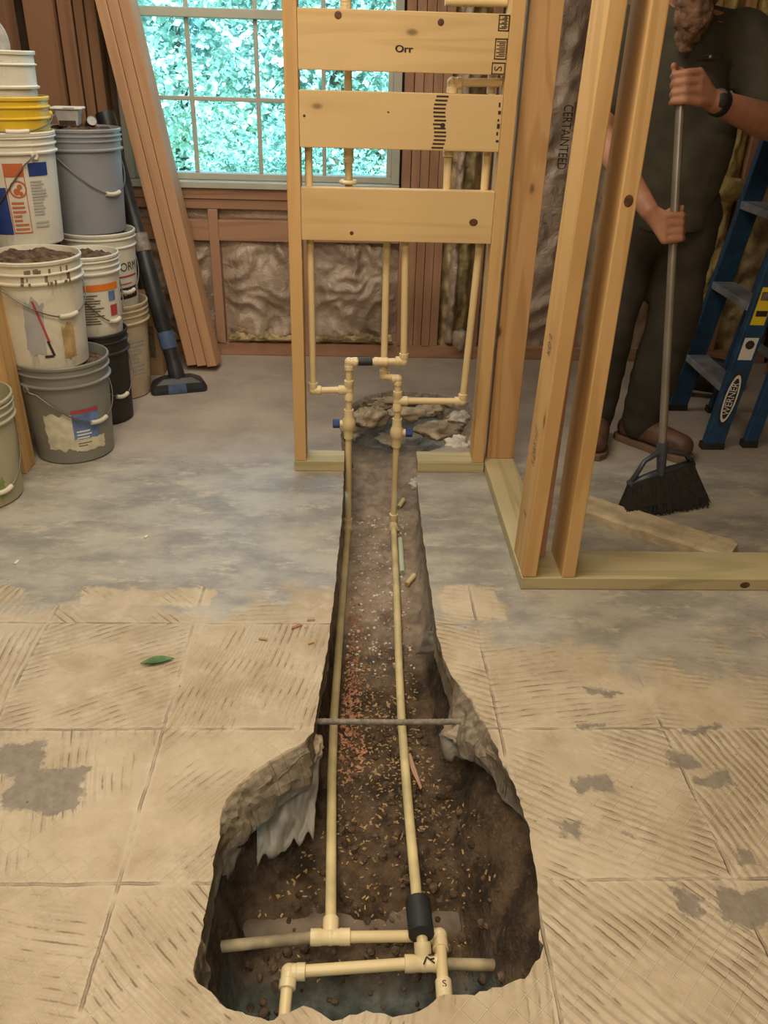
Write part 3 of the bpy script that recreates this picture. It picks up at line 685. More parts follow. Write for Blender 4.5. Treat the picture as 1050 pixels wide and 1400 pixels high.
pipe(cold, (.105, PY+.022, .3205), (.142, PY+.003, .3205)); pipe(cold, (.100, PY+.028, .34), (.0985, PY+.028, .86)); fitting(cold, 'elbow', (.0985, PY+.028, .875), (-X_, -Z_))
pipe(cold, (.08, PY+.028, .875), (0, PY+.028, .875)); fitting(cold, 'elbow', (-.02, PY+.028, .875), (X_, Z_)); pipe(cold, (-.02, PY+.028, .89), (-.021, PY+.028, 1.03)); fitting(cold, 'coupling', (-.021, PY+.028, 1.00), (Z_, -Z_), .0155, .022)
pipe(cold, (-.021, PY+.028, 1.03), (-.035, PY+.028, 1.95)); fitting(cold, 'coupling', (-.032, PY+.028, 1.375), (Z_, -Z_), .0145, .012)
MB().tube([(.24, PY+.03, 1.392), (.41, PY+.03, 1.394)], .0135, 14).build('pipe', M['cpvc'], cold, angle=40)
b = MB(); b.lathe([(.024, 0), (.028, .004), (.028, .008), (.024, .012), (.016, .012), (.016, 0), (.024, 0)], 24, Matrix.Translation((-.021, PY+.028, .918))); b.build('flange', M['cpvc_fit'], cold, angle=40)
fitting(cold, 'elbow', (kx, PY, -.232), (-Y_, Z_), .0165, .04)
pipe(cold, (kx, PY-.02, -.232), (.143, 2.2, -.242), (.134, 1.8, -.250), (.131, 1.58, -.250), (.133, 1.3, -.248), (.136, 1.06, -.232), (.139, 1.0, -.226), mat='cpvc_dusty')
MB().tube([(.1365, 1.062, -.232), (.137, 1.060, -.232), (.139, .985, -.226), (.139, .983, -.226)], [.018, .025, .025, .018], 20).build('foam_sleeve', M['black'], cold, angle=40)
pipe(cold, (.139, 1.0, -.226), (.142, .965, -.248)); fitting(cold, 'tee', (.143, .950, -.262), (X_, -X_, (-.05, .8, .5)), .0165, .036)
pipe(cold, (.11, .950, -.262), (-.09, .938, -.262)); fitting(cold, 'elbow', (-.112, .937, -.262), (X_, (-.05, -1, -.15)), .016, .03); pipe(cold, (-.114, .91, -.266), (-.118, .77, -.285))
pipe(cold, (.175, .950, -.264), (.30, .953, -.275), (.36, .955, -.285), mat='cpvc_dirty')
b = MB()
for (a, c) in (((-.011, .005), (.013, .007)), ((.002, .013), (-.009, -.012)), ((-.002, .002), (.012, -.010)), ((.004, -.002), (.012, -.001))):
    b.tube([(.150+a[0], .950+a[1], -.2450), (.150+c[0], .950+c[1], -.2450)], .0016, 6)
b.build('ink_mark', M['ink'], cold)

dr = thing('drain_pipe', (0, 1.09, -.39), 'dirty brown drain pipe lying across the pit under the cream pipes', 'pipe')
MB().tube([(-.30, 1.095, -.392), (.02, 1.105, -.388), (.262, 1.11, -.386)], .052, 28).build('barrel', M['drain'], dr, angle=50)
MB().tube([(.235, 1.109, -.386), (.285, 1.111, -.386)], .057, 28).build('hub', M['drain'], dr, angle=40)

rb = thing('rebar', (.1, 1.38, -.05), 'ribbed grey rebar crossing the trench', 'rebar')
b = MB(); pts = []; rad = []
for i in range(90):
    t = i/89; pts.append((-.10+.42*t, 1.381, -.052-.004*math.sin(PI*t))); rad.append(.0075 if i % 2 else .0066)
b.tube(pts, rad, 10); b.build('bar', M['rust'], rb, angle=60)

# loose pipe offcuts, splinter, stones, chips
def offcut(p, q, r, mat, label):
    p, q = Vector(p), Vector(q); d = (q-p).normalized(); b = MB()
    b.tube([p, q], r, 14, cap=False); b.tube([q, p], r*.78, 14, cap=False)
    a = len(b.v); 
    n = 14
    b.f += [(i, (i+1) % n, 3*n+(i+1) % n, 3*n+i) for i in range(n)]+[(n+i, n+(i+1) % n, 2*n+(i+1) % n, 2*n+i) for i in range(n)]; b.m += [0]*2*n
    return tag(b.build('pipe_offcut', M[mat], None, angle=40), label, 'pipe', 'loose pipe offcuts')
def gz(x, y, dz=0.0): return Vector((x, y, soil_z(x, y)+dz))
pa = at(547, 737, Z=-.25); pb = at(550, 783, Z=-.25); offcut((pa.x, pa.y, soil_z(pa.x, pa.y)+.012), (pb.x, pb.y, soil_z(pb.x, pb.y)+.012), .0095, 'pipe_mint', 'pale green pipe offcut beside the trench pipe')
pa = at(567, 772, Z=-.2); pb = at(556, 800, Z=-.25); offcut((pa.x, pa.y, soil_z(pa.x, pa.y)+.014), (pb.x, pb.y, soil_z(pb.x, pb.y)+.012), .0085, 'cpvc_dusty', 'short cream pipe offcut against the right trench side')
pa = at(545, 692, Z=-.25); pb = at(552, 685, Z=-.25); offcut((pa.x, pa.y, soil_z(pa.x, pa.y)+.010), (pb.x, pb.y, soil_z(pb.x, pb.y)+.010), .009, 'cpvc_dusty', 'stubby cream pipe offcut near the right riser\'s foot')
pa = at(558, 1040, Z=-.28); pb = at(575, 1088, Z=-.28)
b = MB(); d = (pb-pa); b.prism([(0, -.005), (d.length*.5, -.007), (d.length, -.001), (d.length*.95, .004), (0, .005)], 0, .004)
o = b.build('wood_splinter', M['red_x']); o.location = gz(pa.x, pa.y, .012); o.rotation_euler = (0, .03, math.atan2(d.y, d.x)); tag(o, 'long grey wood splinter beside the trench pipe', 'splinter')
M['chip'] = wood('wood_chips', (0.44, 0.29, 0.14), (0.26, 0.15, 0.07), 0, 20, False); M['chip_red'] = simple('red_chips', (0.42, 0.20, 0.11), .9, var=.3, scale=30)
def scatter(name, n, fx, mat, size, label, cat, flat=True, seed=1):
    rnd = random.Random(seed); b = MB(); k = 0; tries = 0
    while k < n and tries < n*6:
        tries += 1
        x, y = fx(rnd)
        d = dist_in(x, y)
        if d < .03: continue
        z = soil_z(x, y); s = size*rnd.uniform(.4, 1.5)
        R = Matrix.Translation((x, y, z+s*.12)) @ Matrix.Rotation(rnd.random()*6.28, 4, 'Z') @ Matrix.Rotation(rnd.gauss(0, .35), 4, 'X') @ Matrix.Rotation(rnd.gauss(0, .35), 4, 'Y')
        if flat:
            w = s*rnd.uniform(.25, .6)
            b.prism([(-s, -w*.6), (s*.7, -w), (s, w*.3), (-s*.5, w)], -.0012, .0012, R)
        else:
            b.ball(R.translation, s, 6, (1, rnd.uniform(.6, 1), rnd.uniform(.5, .9)), R.to_3x3())
        k += 1
    return tag(b.build(name, M[mat]), label, cat, kind='stuff')
scatter('wood_chips', 1200, lambda r: (r.uniform(-.2, .32), r.triangular(.98, 2.35, 1.45)), 'chip', .0042, 'pale wood chips strewn over the trench soil', 'chips', seed=3)
scatter('reddish_chips', 500, lambda r: (r.gauss(-.005, .022), r.triangular(1.38, 2.3, 1.55)), 'chip_red', .0052, 'reddish chips heaped by the left trench pipe', 'chips', seed=4)
scatter('gravel', 300, lambda r: (r.uniform(-.03, .21), r.uniform(1.8, 2.7)), 'rubble_pale', .0042, 'small pale gravel in the far half of the trench', 'gravel', flat=False, seed=5)
scatter('clods', 260, lambda r: (r.uniform(-.23, .32), r.uniform(.85, 1.6)), 'dirt', .009, 'dark soil clods in the pit', 'soil', flat=False, seed=6)
def rock(c, r, mat, label, seed, sc=(1, 1, .7), name='concrete_chunk', group=None):
    return tag(lump(name, c, r, mat, None, seed, sc, .5, 30, 4.5), label, 'rubble', group)
RK = 'broken concrete around the far end of the trench'
for i, (px, py, z, r, mt, sc, lab) in enumerate((
    (600, 588, -.05, .062, 'chunk', (1.5, 1, .55), 'large tan concrete chunk behind the right valve'),
    (560, 566, -.02, .050, 'chunk', (1.8, .9, .5), 'flat grey-brown concrete chunk behind the right riser tee'),
    (506, 572, -.03, .052, 'chunk', (1.3, 1, .8), 'rough brown concrete chunk between the two valves'),
    (628, 572, -.02, .042, 'rubble_pale', (1.1, 1, .6), 'small pale concrete chunk below the right branch pipe elbow'),
    (628, 612, -.02, .050, 'rubble_pale', (1.0, 1.1, .8), 'whitish rubble lump behind the right bottom plate'),
    (468, 590, -.03, .034, 'chunk', (.8, 1, 1), 'small brown concrete chunk left of the left valve pipe'),
    (535, 600, -.14, .040, 'chunk', (1.4, 1, .6), 'dusty concrete chunk in the cavity behind the right valve pipe'),
    (585, 560, -.01, .036, 'chunk', (1.6, .9, .5), 'ragged tan concrete chunk under the right branch pipe'),
    (485, 585, -.09, .040, 'chunk', (.9, 1, 1), 'crumbly brown concrete chunk beside the left valve pipe'),
    (610, 625, -.05, .036, 'rubble_pale', (1.2, 1, .8), 'pale rubble lump at the right plate\'s inner end'),
    (520, 556, -.02, .034, 'chunk', (1.6, .8, .6), 'small ragged concrete chunk above the middle of the hole'),
    (545, 548, .0, .040, 'chunk', (2.4, .7, .35), 'thin broken slab edge piece at the back rim of the hole'))):
    p = at(px, py, Z=z); rock((p.x, p.y, z), r, mt, lab, i*3.3+1, sc, group=RK)
p = at(572, 655, Z=-.1); rock((p.x-.012, p.y, -.12), .02, 'rubble_pale', 'tiny white stone against the right trench edge', 77, (1, 1, 1))
p = at(640, 1000, Z=-.09); rock((p.x, p.y, -.085), .042, 'chunk', 'crumbled tan concrete chunk under the rebar\'s right end', 55, (1.2, .9, .7))
p = at(425, 1020, Z=-.07); rock((p.x+.004, p.y, -.075), .026, 'chunk', 'crumbled concrete lump under the rebar\'s left end', 56, (.8, 1.2, 1))

# torn vapour barrier hanging from the slab edge
def sheet(label, corners, seed, nx=14, ny=12, torn=.25):
    a, b_, c, d = [Vector(p) for p in corners]
    nrm = (b_-a).cross(d-a).normalized()
    mb = MB(); vv = []
    for j in range(ny):
        for i in range(nx):
            u, v = i/(nx-1), j/(ny-1)
            L = 1-torn*(abs(noise.noise(Vector((u*4+seed, seed, 0))))*2+.3*noise.noise(Vector((u*13, seed, 4))))
            vq = v*L
            p = (a.lerp(b_, u)).lerp(d.lerp(c, u), vq)+nrm*(.010*noise.noise(Vector((u*4, v*4, seed)))+.004*noise.noise(Vector((u*11, v*11, seed))))
            vv.append(p)
    mb.add(vv, [(j*nx+i, j*nx+i+1, (j+1)*nx+i+1, (j+1)*nx+i) for j in range(ny-1) for i in range(nx-1)])
    o = mb.build('plastic_sheet', M['plastic_sheet'], None, smooth=True); m_ = o.modifiers.new('thick', 'SOLIDIFY'); m_.thickness = .0012
    return tag(o, label, 'plastic sheet', 'torn vapour barrier scraps under the slab')
sheet('large torn grey plastic sheet hanging at the pit\'s upper left', (at(350, 1088, Z=-.10), at(438, 1030, Z=-.085), at(428, 1150, Z=-.19), at(352, 1185, Z=-.22)), 2, 40, 16, .16)
sheet('small grey plastic scrap in the pit\'s left corner', (at(318, 1105, Z=-.09), at(355, 1085, Z=-.10), at(345, 1140, Z=-.16), at(320, 1135, Z=-.15)), 5, 10, 8)
sheet('narrow grey plastic strip on the pit\'s left side', (at(305, 1160, Z=-.09), at(330, 1160, Z=-.13), at(310, 1210, Z=-.17), at(300, 1190, Z=-.11)), 8, 8, 8, .2)
sheet('pale triangular plastic scrap on the right trench side', (at(585, 862, Z=-.08), at(602, 865, Z=-.07), at(598, 892, Z=-.12), at(568, 896, Z=-.18)), 11, 8, 8, .15)
sheet('torn grey plastic scrap below the rebar on the right', (at(600, 1003, Z=-.12), at(655, 1000, Z=-.10), at(655, 1045, Z=-.14), at(608, 1043, Z=-.17)), 14, 10, 8)

# ------------------------------------------------------------------ buckets
def pcol(name, c, rough=.42, grime=(0.25, 0.2, 0.14), amt=.35):
    g = NG(name); co = g.coord(); n = g.noise(co, 9, 5, .65); n2 = g.noise(g.map(co, (1, 1, .35)), 26, 4, .6)
    col = g.mix(g.m('MULTIPLY', g.step(n, .45, .75), amt), c, grime); col = g.mix(g.m('MULTIPLY', g.step(n2, .60, .70), amt), col, grime)
    g.set(color=col, rough=rough, spec=.45); return g.mat
M['b_white'] = pcol('white_plastic', (0.66, 0.62, 0.50)); M['b_white2'] = pcol('milky_plastic', (0.68, 0.65, 0.56), amt=.2); M['b_grey'] = pcol('grey_plastic', (0.215, 0.215, 0.19), amt=.3)
M['b_blue'] = pcol('blue_grey_plastic', (0.27, 0.285, 0.32), amt=.15); M['b_black'] = pcol('black_plastic', (0.018, 0.017, 0.016), .5, (0.10, 0.08, 0.06), .2)
M['b_yellow'] = pcol('yellow_plastic', (0.70, 0.47, 0.03), amt=.15); M['b_cream'] = pcol('cream_plastic', (0.52, 0.42, 0.29), amt=.5); M['b_clear'] = pcol('murky_plastic', (0.40, 0.37, 0.25), .35, (0.2, 0.25, 0.1), .35)
M['wire'] = simple('bail_wire', (0.20, 0.18, 0.16), .4, .8, var=.1); M['grip'] = simple('grip_plastic', (0.62, 0.58, 0.47), .5, var=.08)
M['paper'] = simple('paper_label', (0.62, 0.57, 0.43), .7, var=.15, scale=30); M['orange'] = simple('orange_print', (0.75, 0.20, 0.02), .6, var=.05); M['redp'] = simple('red_print', (0.42, 0.05, 0.06), .6, var=.1)
M['redbrown'] = simple('rust_red_print', (0.50, 0.13, 0.04), .6, var=.1); M['bluep'] = simple('blue_print', (0.02, 0.05, 0.22), .5, var=.15); M['skyp'] = simple('sky_print', (0.12, 0.18, 0.36), .6, var=.35, scale=20); M['greyp'] = simple('grey_print', (0.36, 0.36, 0.36), .7, var=.1); M['tan'] = simple('tan_stain', (0.45, 0.30, 0.14), .8, var=.25, scale=30); M['whitep'] = simple('white_print', (0.72, 0.70, 0.63), .6, var=.05)
class Bucket:
    def __init__(s, label, x, y, z, h=.345, r=.150, rb=.132, mat='b_white', fill=None, bail=None, grip=True, rings=(.93, .87), collar=.80, name='bucket', drop=.16, gripmat='grip'):
        s.h, s.r, s.rb = h, r, rb
        s.t = thing(name, (x, y, z), label, 'bucket', 'buckets stacked by the left wall')
        p = [(.001, 0), (rb-.006, 0), (rb, .006)]
        if collar: p += [(s.rad(collar*h)-.001, collar*h-.002), (s.rad(collar*h)+.008, collar*h), (s.rad(collar*h)+.009, collar*h+.005), (s.rad(collar*h)+.001, collar*h+.009)]
        for q in sorted(rings):
            zz = q*h; p += [(s.rad(zz)+.0005, zz-.002), (s.rad(zz)+.006, zz), (s.rad(zz)+.006, zz+.003), (s.rad(zz)+.0005, zz+.006)]
        p += [(r-.001, h-.012), (r+.004, h-.011), (r+.005, h-.003), (r+.003, h), (r-.001, h), (r-.003, h-.004), (rb-.002, .006), (.001, .006)]
        s.body = MB().lathe(p, 48).build('body', M[mat], s.t, local=True, angle=35)
        if fill is not None:
            zf = fill*h; rf = s.rad(zf)-.005
            b = MB(); n = 36; prof = [i/12 for i in range(13)]; vv = []
            for k in prof:
                for j in range(n):
                    a = 2*PI*j/n; q = Vector((k*rf*math.cos(a), k*rf*math.sin(a), 0))
                    vv.append((q.x, q.y, zf+(.018*(1-k*k)+.016*noise.noise(Vector((q.x*30+x*9, q.y*30, 0)))+.008*noise.noise(Vector((q.x*80, q.y*80, x))))*(1 if k < 1 else .3)))
            b.add(vv, [(i*n+j, i*n+(j+1) % n, (i+1)*n+(j+1) % n, (i+1)*n+j) for i in range(12) for j in range(n)])
            b.build('dirt_fill', M['dirt'], s.t, local=True, smooth=False)
        if bail is not None:
            zc = (collar or .85)*h; pts = []
            for i in range(41):
                tt = PI*i/40; zz = zc-drop*math.sin(tt)**1.3; rr = max(s.rad(zz), s.rad(zc)+.010 if i < 3 or i > 37 else 0)+.007
                a = bail-PI/2+tt; pts.append((rr*math.cos(a), rr*math.sin(a), zz))
            wv = MB().tube(pts, .0022, 7).build('bail_wire', M['wire'], s.t, local=True, smooth=True)
            if grip: MB().tube(pts[17:24], .0078, 10).build('grip', M[gripmat], wv, local=True, angle=50)
            for e in (-PI/2, PI/2):
                a = bail+e; q = s.rad(zc)
                MB().tube([((q-.002)*math.cos(a), (q-.002)*math.sin(a), zc-.004), ((q+.014)*math.cos(a), (q+.014)*math.sin(a), zc-.004)], .011, 10).build('ear', M[mat], s.t, local=True, angle=50)
    def rad(s, z): return s.rb+(s.r-s.rb)*z/s.h
    def patch(s, name, a0, a1, z0, z1, mat, lift=.0009, parent=None, ragged=0.0, skew=0.0):
        b = MB(); nx, nz = max(3, int(abs(a1-a0)/6)+2), 7; a0, a1 = math.radians(a0), math.radians(a1)
        def fn(u, v):
            uu = u; vq = v
            if ragged: vq = v+ragged*noise.noise(Vector((u*5, v*3, a0*9))); uu = u+ragged*.5*noise.noise(Vector((v*6, u*3, a0*5)))
            z = z0+(z1-z0)*vq; a = a0+(a1-a0)*uu+skew*(v-.5); r = s.rad(z)+lift; return (r*math.cos(a), r*math.sin(a), z)
        if ragged: nx *= 3; nz = 24
        return b.grid(nx, nz, fn).build(name, M[mat], parent or s.t, local=True, smooth=True)
    def text(s, body, ang, z, size, mat='ink', lift=.0016, sx=1.0, name='printed_name', slant=0.0):
        vv, ff = textmesh(body, size); a0 = math.radians(ang); out = []
        for v in vv:
            zz = z+v.y; r = s.rad(zz)+lift; a = a0+(v.x*sx+slant*v.y)/r; out.append((r*math.cos(a), r*math.sin(a), zz))
        return MB().add(out, ff).build(name, M[mat], s.t, local=True)
    def lines(s, a0, a1, z0, z1, n, mat='ink_grey', name='fine_print', seed=1):
        rnd = random.Random(seed); b = MB()
        for i in range(n):
            z = z0+(z1-z0)*(i+.5)/n; e = math.radians(a0+(a1-a0)*rnd.uniform(.55, 1)); st = math.radians(a0); hh = (z1-z0)/n*.22; r = s.rad(z)+.0016
            k = 5; vv = []
            for j in range(k+1):
                a = st+(e-st)*j/k; vv += [(r*math.cos(a), r*math.sin(a), z-hh), (r*math.cos(a), r*math.sin(a), z+hh)]
            b.add(vv, [(2*j, 2*j+2, 2*j+3, 2*j+1) for j in range(k)])
        return b.build(name, M[mat], s.t, local=True)

A0 = Bucket('grey bucket with a peeling paper label, bottom of the nearest tall stack', -.988, 2.705, .0005, .350, .150, .130, 'b_grey', fill=.90, bail=math.radians(-32), rings=(.90,), collar=.79, drop=.135)
A0.patch('paper_label', -108, -66, .055, .185, 'paper', ragged=.10); A0.patch('blue_label', -70, -32, .085, .195, 'skyp', .0012); A0.patch('red_band', -70, -32, .185, .197, 'redp', .0018); A0.patch('paper_label', -70, -24, .045, .09, 'paper', .0012, ragged=.2)
A0.lines(-66, -40, .09, .125, 3, 'whitep', seed=3); A0.lines(-66, -45, .062, .08, 2)
A1 = Bucket('dirty white bucket heaped with soil, standing in the grey bucket', -1.028, 2.705, .328, .352, .147, .128, 'b_white', fill=.95, bail=math.radians(-35), rings=(.885,), collar=.80, drop=.105)
A1.patch('worn_label', -92, -68, .07, .235, 'greyp', ragged=.15, skew=.12); A1.patch('red_band', -73, -70, .10, .235, 'redp', .0014, skew=-.22); A1.patch('black_mark', -66, -62.5, .055, .105, 'ink', .0018, skew=-.1); A1.patch('black_mark', -74, -62, .050, .058, 'ink', .0018)
A1.patch('tan_stain', -47, -28, .035, .15, 'tan', ragged=.12)
rnd = random.Random(5)
b = MB()
for i in range(26):
    a = math.radians(rnd.uniform(-85, -25)); z = rnd.choice((.30, .322, .287)); r = A1.rad(z)+(.0098 if z < .295 else .0012); w = rnd.uniform(.002, .006)/r; h_ = rnd.uniform(.004, .011)
    b.add([(r*math.cos(a+s_*w), r*math.sin(a+s_*w), z+t_*h_) for s_, t_ in ((-1, -1), (1, -1), (1.4, 1), (-.6, 1))], [(0, 1, 2, 3)])
tag(b.build('paint_smears', M['ink_grey'], A1.t, local=True), kind='stuff')
F0 = Bucket('murky translucent bucket cut off by the picture\'s left edge', -1.185, 2.345, .0005, .335, .150, .130, 'b_clear', fill=.80, bail=math.radians(-35), rings=(.93, .86), collar=.79, drop=.21)
F0.patch('green_smear', -55, -30, .03, .10, 'skyp', ragged=.2); M['greensmear'] = simple('green_smear', (0.22, 0.30, 0.08), .7, var=.3, scale=20); F0.t.children[-1].data.materials[0] = M['greensmear']
# second stack behind: two hidden buckets carry three nested ones
B0 = Bucket('white bucket at the floor, hidden behind the grey bucket', -1.185, 2.975, .0005, .335, .122, .112, 'b_white2', rings=(.9,))
B1 = Bucket('white bucket carrying the warning-label bucket, hidden behind the soil bucket', -1.185, 2.975, .336, .325, .122, .112, 'b_white2', rings=(.9,), fill=.98)
B2 = Bucket('white bucket with a red warning label and blue print behind the soil bucket', -1.142, 2.965, .667, .350, .150, .131, 'b_white2', bail=math.radians(-130), grip=False, rings=(.95, .89), collar=.82, drop=.20)
B2.patch('blue_label', -108, -80, .045, .19, 'bluep'); B2.patch('warning_header', -79, -55, .222, .262, 'redbrown'); B2.patch('blue_label', -49, -21, .222, .262, 'bluep', .0011); B2.patch('warning_header', -101, -86, .235, .255, 'redbrown')
bw = MB()
def cyl_ring(bk, bm, ang, z, r0_, r1_, n=28):
    vv = []
    for j in range(n):
        t = 2*PI*j/n
        for rr in (r0_, r1_):
            zz = z+rr*math.sin(t); R = bk.rad(zz)+.0016; a = math.radians(ang)+rr*math.cos(t)/R; vv.append((R*math.cos(a), R*math.sin(a), zz))
    bm.add(vv, [(2*j, 2*j+1, 2*((j+1) % n)+1, 2*((j+1) % n)) for j in range(n)])
cyl_ring(B2, bw, -65, .185, .022, .0265); cyl_ring(B2, bw, -63, .192, .0005, .008, 12); cyl_ring(B2, bw, -67, .178, .0005, .010, 12); cyl_ring(B2, bw, -62, .172, .0005, .006, 10)
bw.build('warning_symbol', M['redbrown'], B2.t, local=True)
for (a0, a1, z0, z1) in ((-79, -78, .05, .222), (-56, -55, .05, .222), (-79, -55, .048, .052)): B2.patch('warning_border', a0, a1, z0, z1, 'redbrown', .0014)
B2.lines(-76, -58, .055, .150, 7, 'redbrown', 'warning_print', 2); B2.lines(-49, -25, .10, .21, 12, 'greyp', 'fine_print', 4); B2.lines(-49, -27, .06, .085, 2, 'greyp', 'fine_print', 6)
B3 = Bucket('yellow bucket nested in the warning-label bucket', -1.140, 2.965, .765, .352, .146, .127, 'b_yellow', bail=math.radians(-55), rings=(.91, .82), collar=None, drop=.045)
B4 = Bucket('milky white bucket nested on top of the yellow bucket', -1.150, 2.965, .895, .348, .134, .118, 'b_white2', rings=(.885,), collar=.70)
# third stack: black below white
C0 = Bucket('black bucket at the foot of the orange-striped bucket', -.962, 3.015, .0005, .350, .113, .101, 'b_black', bail=math.radians(-35), rings=(.90,), collar=.78, drop=.165, fill=.9)
C1 = Bucket('white bucket with an orange stripe and soil, standing in the black bucket', -.958, 3.015, .328, .298, .113, .098, 'b_white2', fill=.93, bail=math.radians(-30), rings=(.93, .865), collar=.79, drop=.17)
C1.patch('orange_stripe', -112, -12, .180, .203, 'orange', .0011); C1.lines(-92, -48, .06, .17, 12, 'ink_grey', 'fine_print', 9); C1.patch('blue_label', -38, -22, .14, .175, 'skyp'); C1.patch('red_label', -36, -18, .085, .125, 'redp'); C1.text('', 0, .1, .01) if False else None
# fourth stack: cream, white with lettering, blue-grey
D0 = Bucket('cream dusty bucket at the foot of the rear stack', -.972, 3.295, .0005, .385, .140, .118, 'b_cream', rings=(.93, .875), collar=.80, fill=.75)
D0.lines(-60, -15, .10, .25, 9, 'greyp', 'fine_print', 12)
D1 = Bucket('white bucket lettered in black and red in the rear stack\'s middle', -.985, 3.290, .310, .345, .136, .120, 'b_white2', rings=(.93, .84), collar=None, bail=math.radians(-32), drop=.17, fill=.93)
D1.text('PROFORM', -46, .218, .046, 'ink', sx=.95); D1.patch('red_band', -95, -5, .180, .187, 'redp', .0014); D1.patch('black_band', -90, -5, .098, .142, 'ink', .0011); D1.text('PROFORM', -44, .12, .032, 'whitep', .002, sx=.9); D1.lines(-80, -20, .15, .172, 2, 'redp', 'fine_print', 15)
D2 = Bucket('blue-grey bucket on top of the rear stack', -1.000, 3.285, .650, .358, .143, .124, 'b_blue', bail=math.radians(-32), rings=(.93, .885), collar=.80, drop=.145, fill=.96)
# small things on the blue-grey bucket
M['clearbox'] = simple('cloudy_box', (0.50, 0.46, 0.47), .3, var=.15, scale=30); M['darkbits'] = simple('dark_bits', (0.05, 0.03, 0.025), .6, var=.4, scale=60)
tb = thing('plastic_container', (-1.02, 3.26, 1.013), 'small cloudy lidded plastic container on the blue-grey bucket', 'container', rz=.1); tb.scale = (1.25, 1.25, 1.3)
zt = 1.013
b = MB(); b.prism([(-.030, -.026), (.030, -.026), (.030, .026), (-.030, .026)], 0, .002)
b = MB()
for (s0, s1, z0, z1) in (((.027, .022), (.033, .028), 0, .040),):
    vv = [(sx*s0[0], sy*s0[1], z0) for sx, sy in ((-1, -1), (1, -1), (1, 1), (-1, 1))]+[(sx*s1[0], sy*s1[1], z1) for sx, sy in ((-1, -1), (1, -1), (1, 1), (-1, 1))]
    b.add(vv, [(3, 2, 1, 0), (4, 5, 6, 7), (0, 1, 5, 4), (1, 2, 6, 5), (2, 3, 7, 6), (3, 0, 4, 7)])
b.build('tub', M['clearbox'], tb, local=True, bevel=.003)
MB().box(-.043, .043, -.034, .034, .0405, .047).build('lid', M['whitep'], tb, local=True, bevel=.003); MB().box(-.006, .024, -.0346, -.0341, .0415, .046).build('latch', M['greyp'], tb, local=True)
MB().box(-.024, .022, -.0245, -.0235, .003, .014).build('dark_contents', M['darkbits'], tb, local=True)
cn = thing('small_can', (-.945, 3.255, 1.024), 'tiny dark can tipped on its side on the blue-grey bucket', 'can')
Mx = Matrix.Rotation(math.radians(62), 4, 'X') @ Matrix.Rotation(.5, 4, 'Y')
MB().lathe([(.001, -.02), (.016, -.02), (.017, -.018), (.017, .018), (.016, .02)], 20, Mx).build('can_body', M['darkbits'], cn, local=True, angle=40)
MB().lathe([(.001, .0195), (.0145, .0195), (.0165, .0215), (.017, .02)], 20, Mx).build('can_lid', M['greyp'], cn, local=True, angle=40)
rg = MB()
def ragf(u, v):
    a = u*2*PI; h_ = v
    r = .050*(1-.8*h_**4)+.012*noise.noise(Vector((math.cos(a)*2, math.sin(a)*2, h_*3)))
    return (-1.118+r*math.cos(a)+.010*h_, 2.92+r*math.sin(a), 1.08+.255*h_+.008*noise.noise(Vector((a*2, h_*5, 1))))
rg.grid(30, 16, ragf)
M['rag'] = simple('grey_rag', (0.40, 0.38, 0.35), .9, var=.3, scale=14)
tag(rg.build('rag', M['rag'], None, smooth=True), 'crumpled grey rag poking out of the top white bucket', 'rag')

# cardboard box, vacuum wand, leaning lumber
M['card'] = simple('cardboard', (0.36, 0.23, 0.13), .85, var=.12)
bx = thing('cardboard_box', (-.93, 3.57, 0), 'plain cardboard box behind the bucket stacks', 'box')
MB().box(-1.06, -.84, 3.50, 3.69, .0005, .33).build('carton', M['card'], bx, bevel=.003); MB().box(-1.062, -.838, 3.495, 3.60, .331, .335).build('flap', M['card'], bx); MB().box(-.89, -.865, 3.4985, 3.4995, .08, .22).build('print_block', M['ink_grey'], bx)

wa0 = Vector((-.752, 3.33, .10)); wa1 = Vector((-.985, 3.60, 1.035)); wd = (wa1-wa0).normalized()
M['vac'] = simple('black_vacuum_plastic', (0.022, 0.024, 0.028), .45, var=.4, scale=12); M['tape'] = simple('blue_tape', (0.06, 0.10, 0.20), .6, var=.2, scale=30); M['greytape'] = simple('grey_tape', (0.22, 0.19, 0.16), .6, var=.35, scale=40)
vw = thing('vacuum_wand', (-.74, 3.33, 0), 'black shop vacuum wand with taped joints leaning by the lumber', 'vacuum wand')
L = (wa1-wa0).length; wp = lambda t: wa0+wd*t
MB().tube([wp(.0), wp(.16), wp(.17), wp(L*.52), wp(L*.53), wp(L-.14), wp(L-.13), wp(L)], [.030, .030, .034, .034, .029, .029, .036, .038], 20).build('tube', M['vac'], vw, angle=40)
MB().tube([wp(.075), wp(.145)], .0345, 18).build('blue_tape', M['tape'], vw, angle=40); MB().tube([wp(L*.47), wp(L*.49), wp(L*.51), wp(L*.54)], [.0365, .0375, .036, .0365], 18).build('grey_tape', M['greytape'], vw, angle=40)
hd = MB(); Rz = Matrix.Translation((-.742, 3.318, 0)) @ Matrix.Rotation(.30, 4, 'Z')
pts = [(-.115, -.035), (-.105, -.05), (.105, -.05), (.118, -.03), (.112, .035), (.10, .045), (-.09, .045), (-.112, .03)]
n = len(pts); hv = []
for (k, z) in ((1.0, .001), (1.0, .018), (.9, .042), (.55, .062)): hv += [Rz @ Vector((x*k, y*k, z)) for x, y in pts]
hd.add(hv, [tuple(range(n-1, -1, -1)), tuple(3*n+i for i in range(n))]+[(r*n+i, r*n+(i+1) % n, (r+1)*n+(i+1) % n, (r+1)*n+i) for r in range(3) for i in range(n)])
hd.build('floor_head', M['vac'], vw, bevel=.004)
MB().tube([Rz @ Vector((0, 0, .045)), wp(-.01), wp(.02)], [.034, .033, .031], 16).build('neck', M['vac'], vw, angle=40)
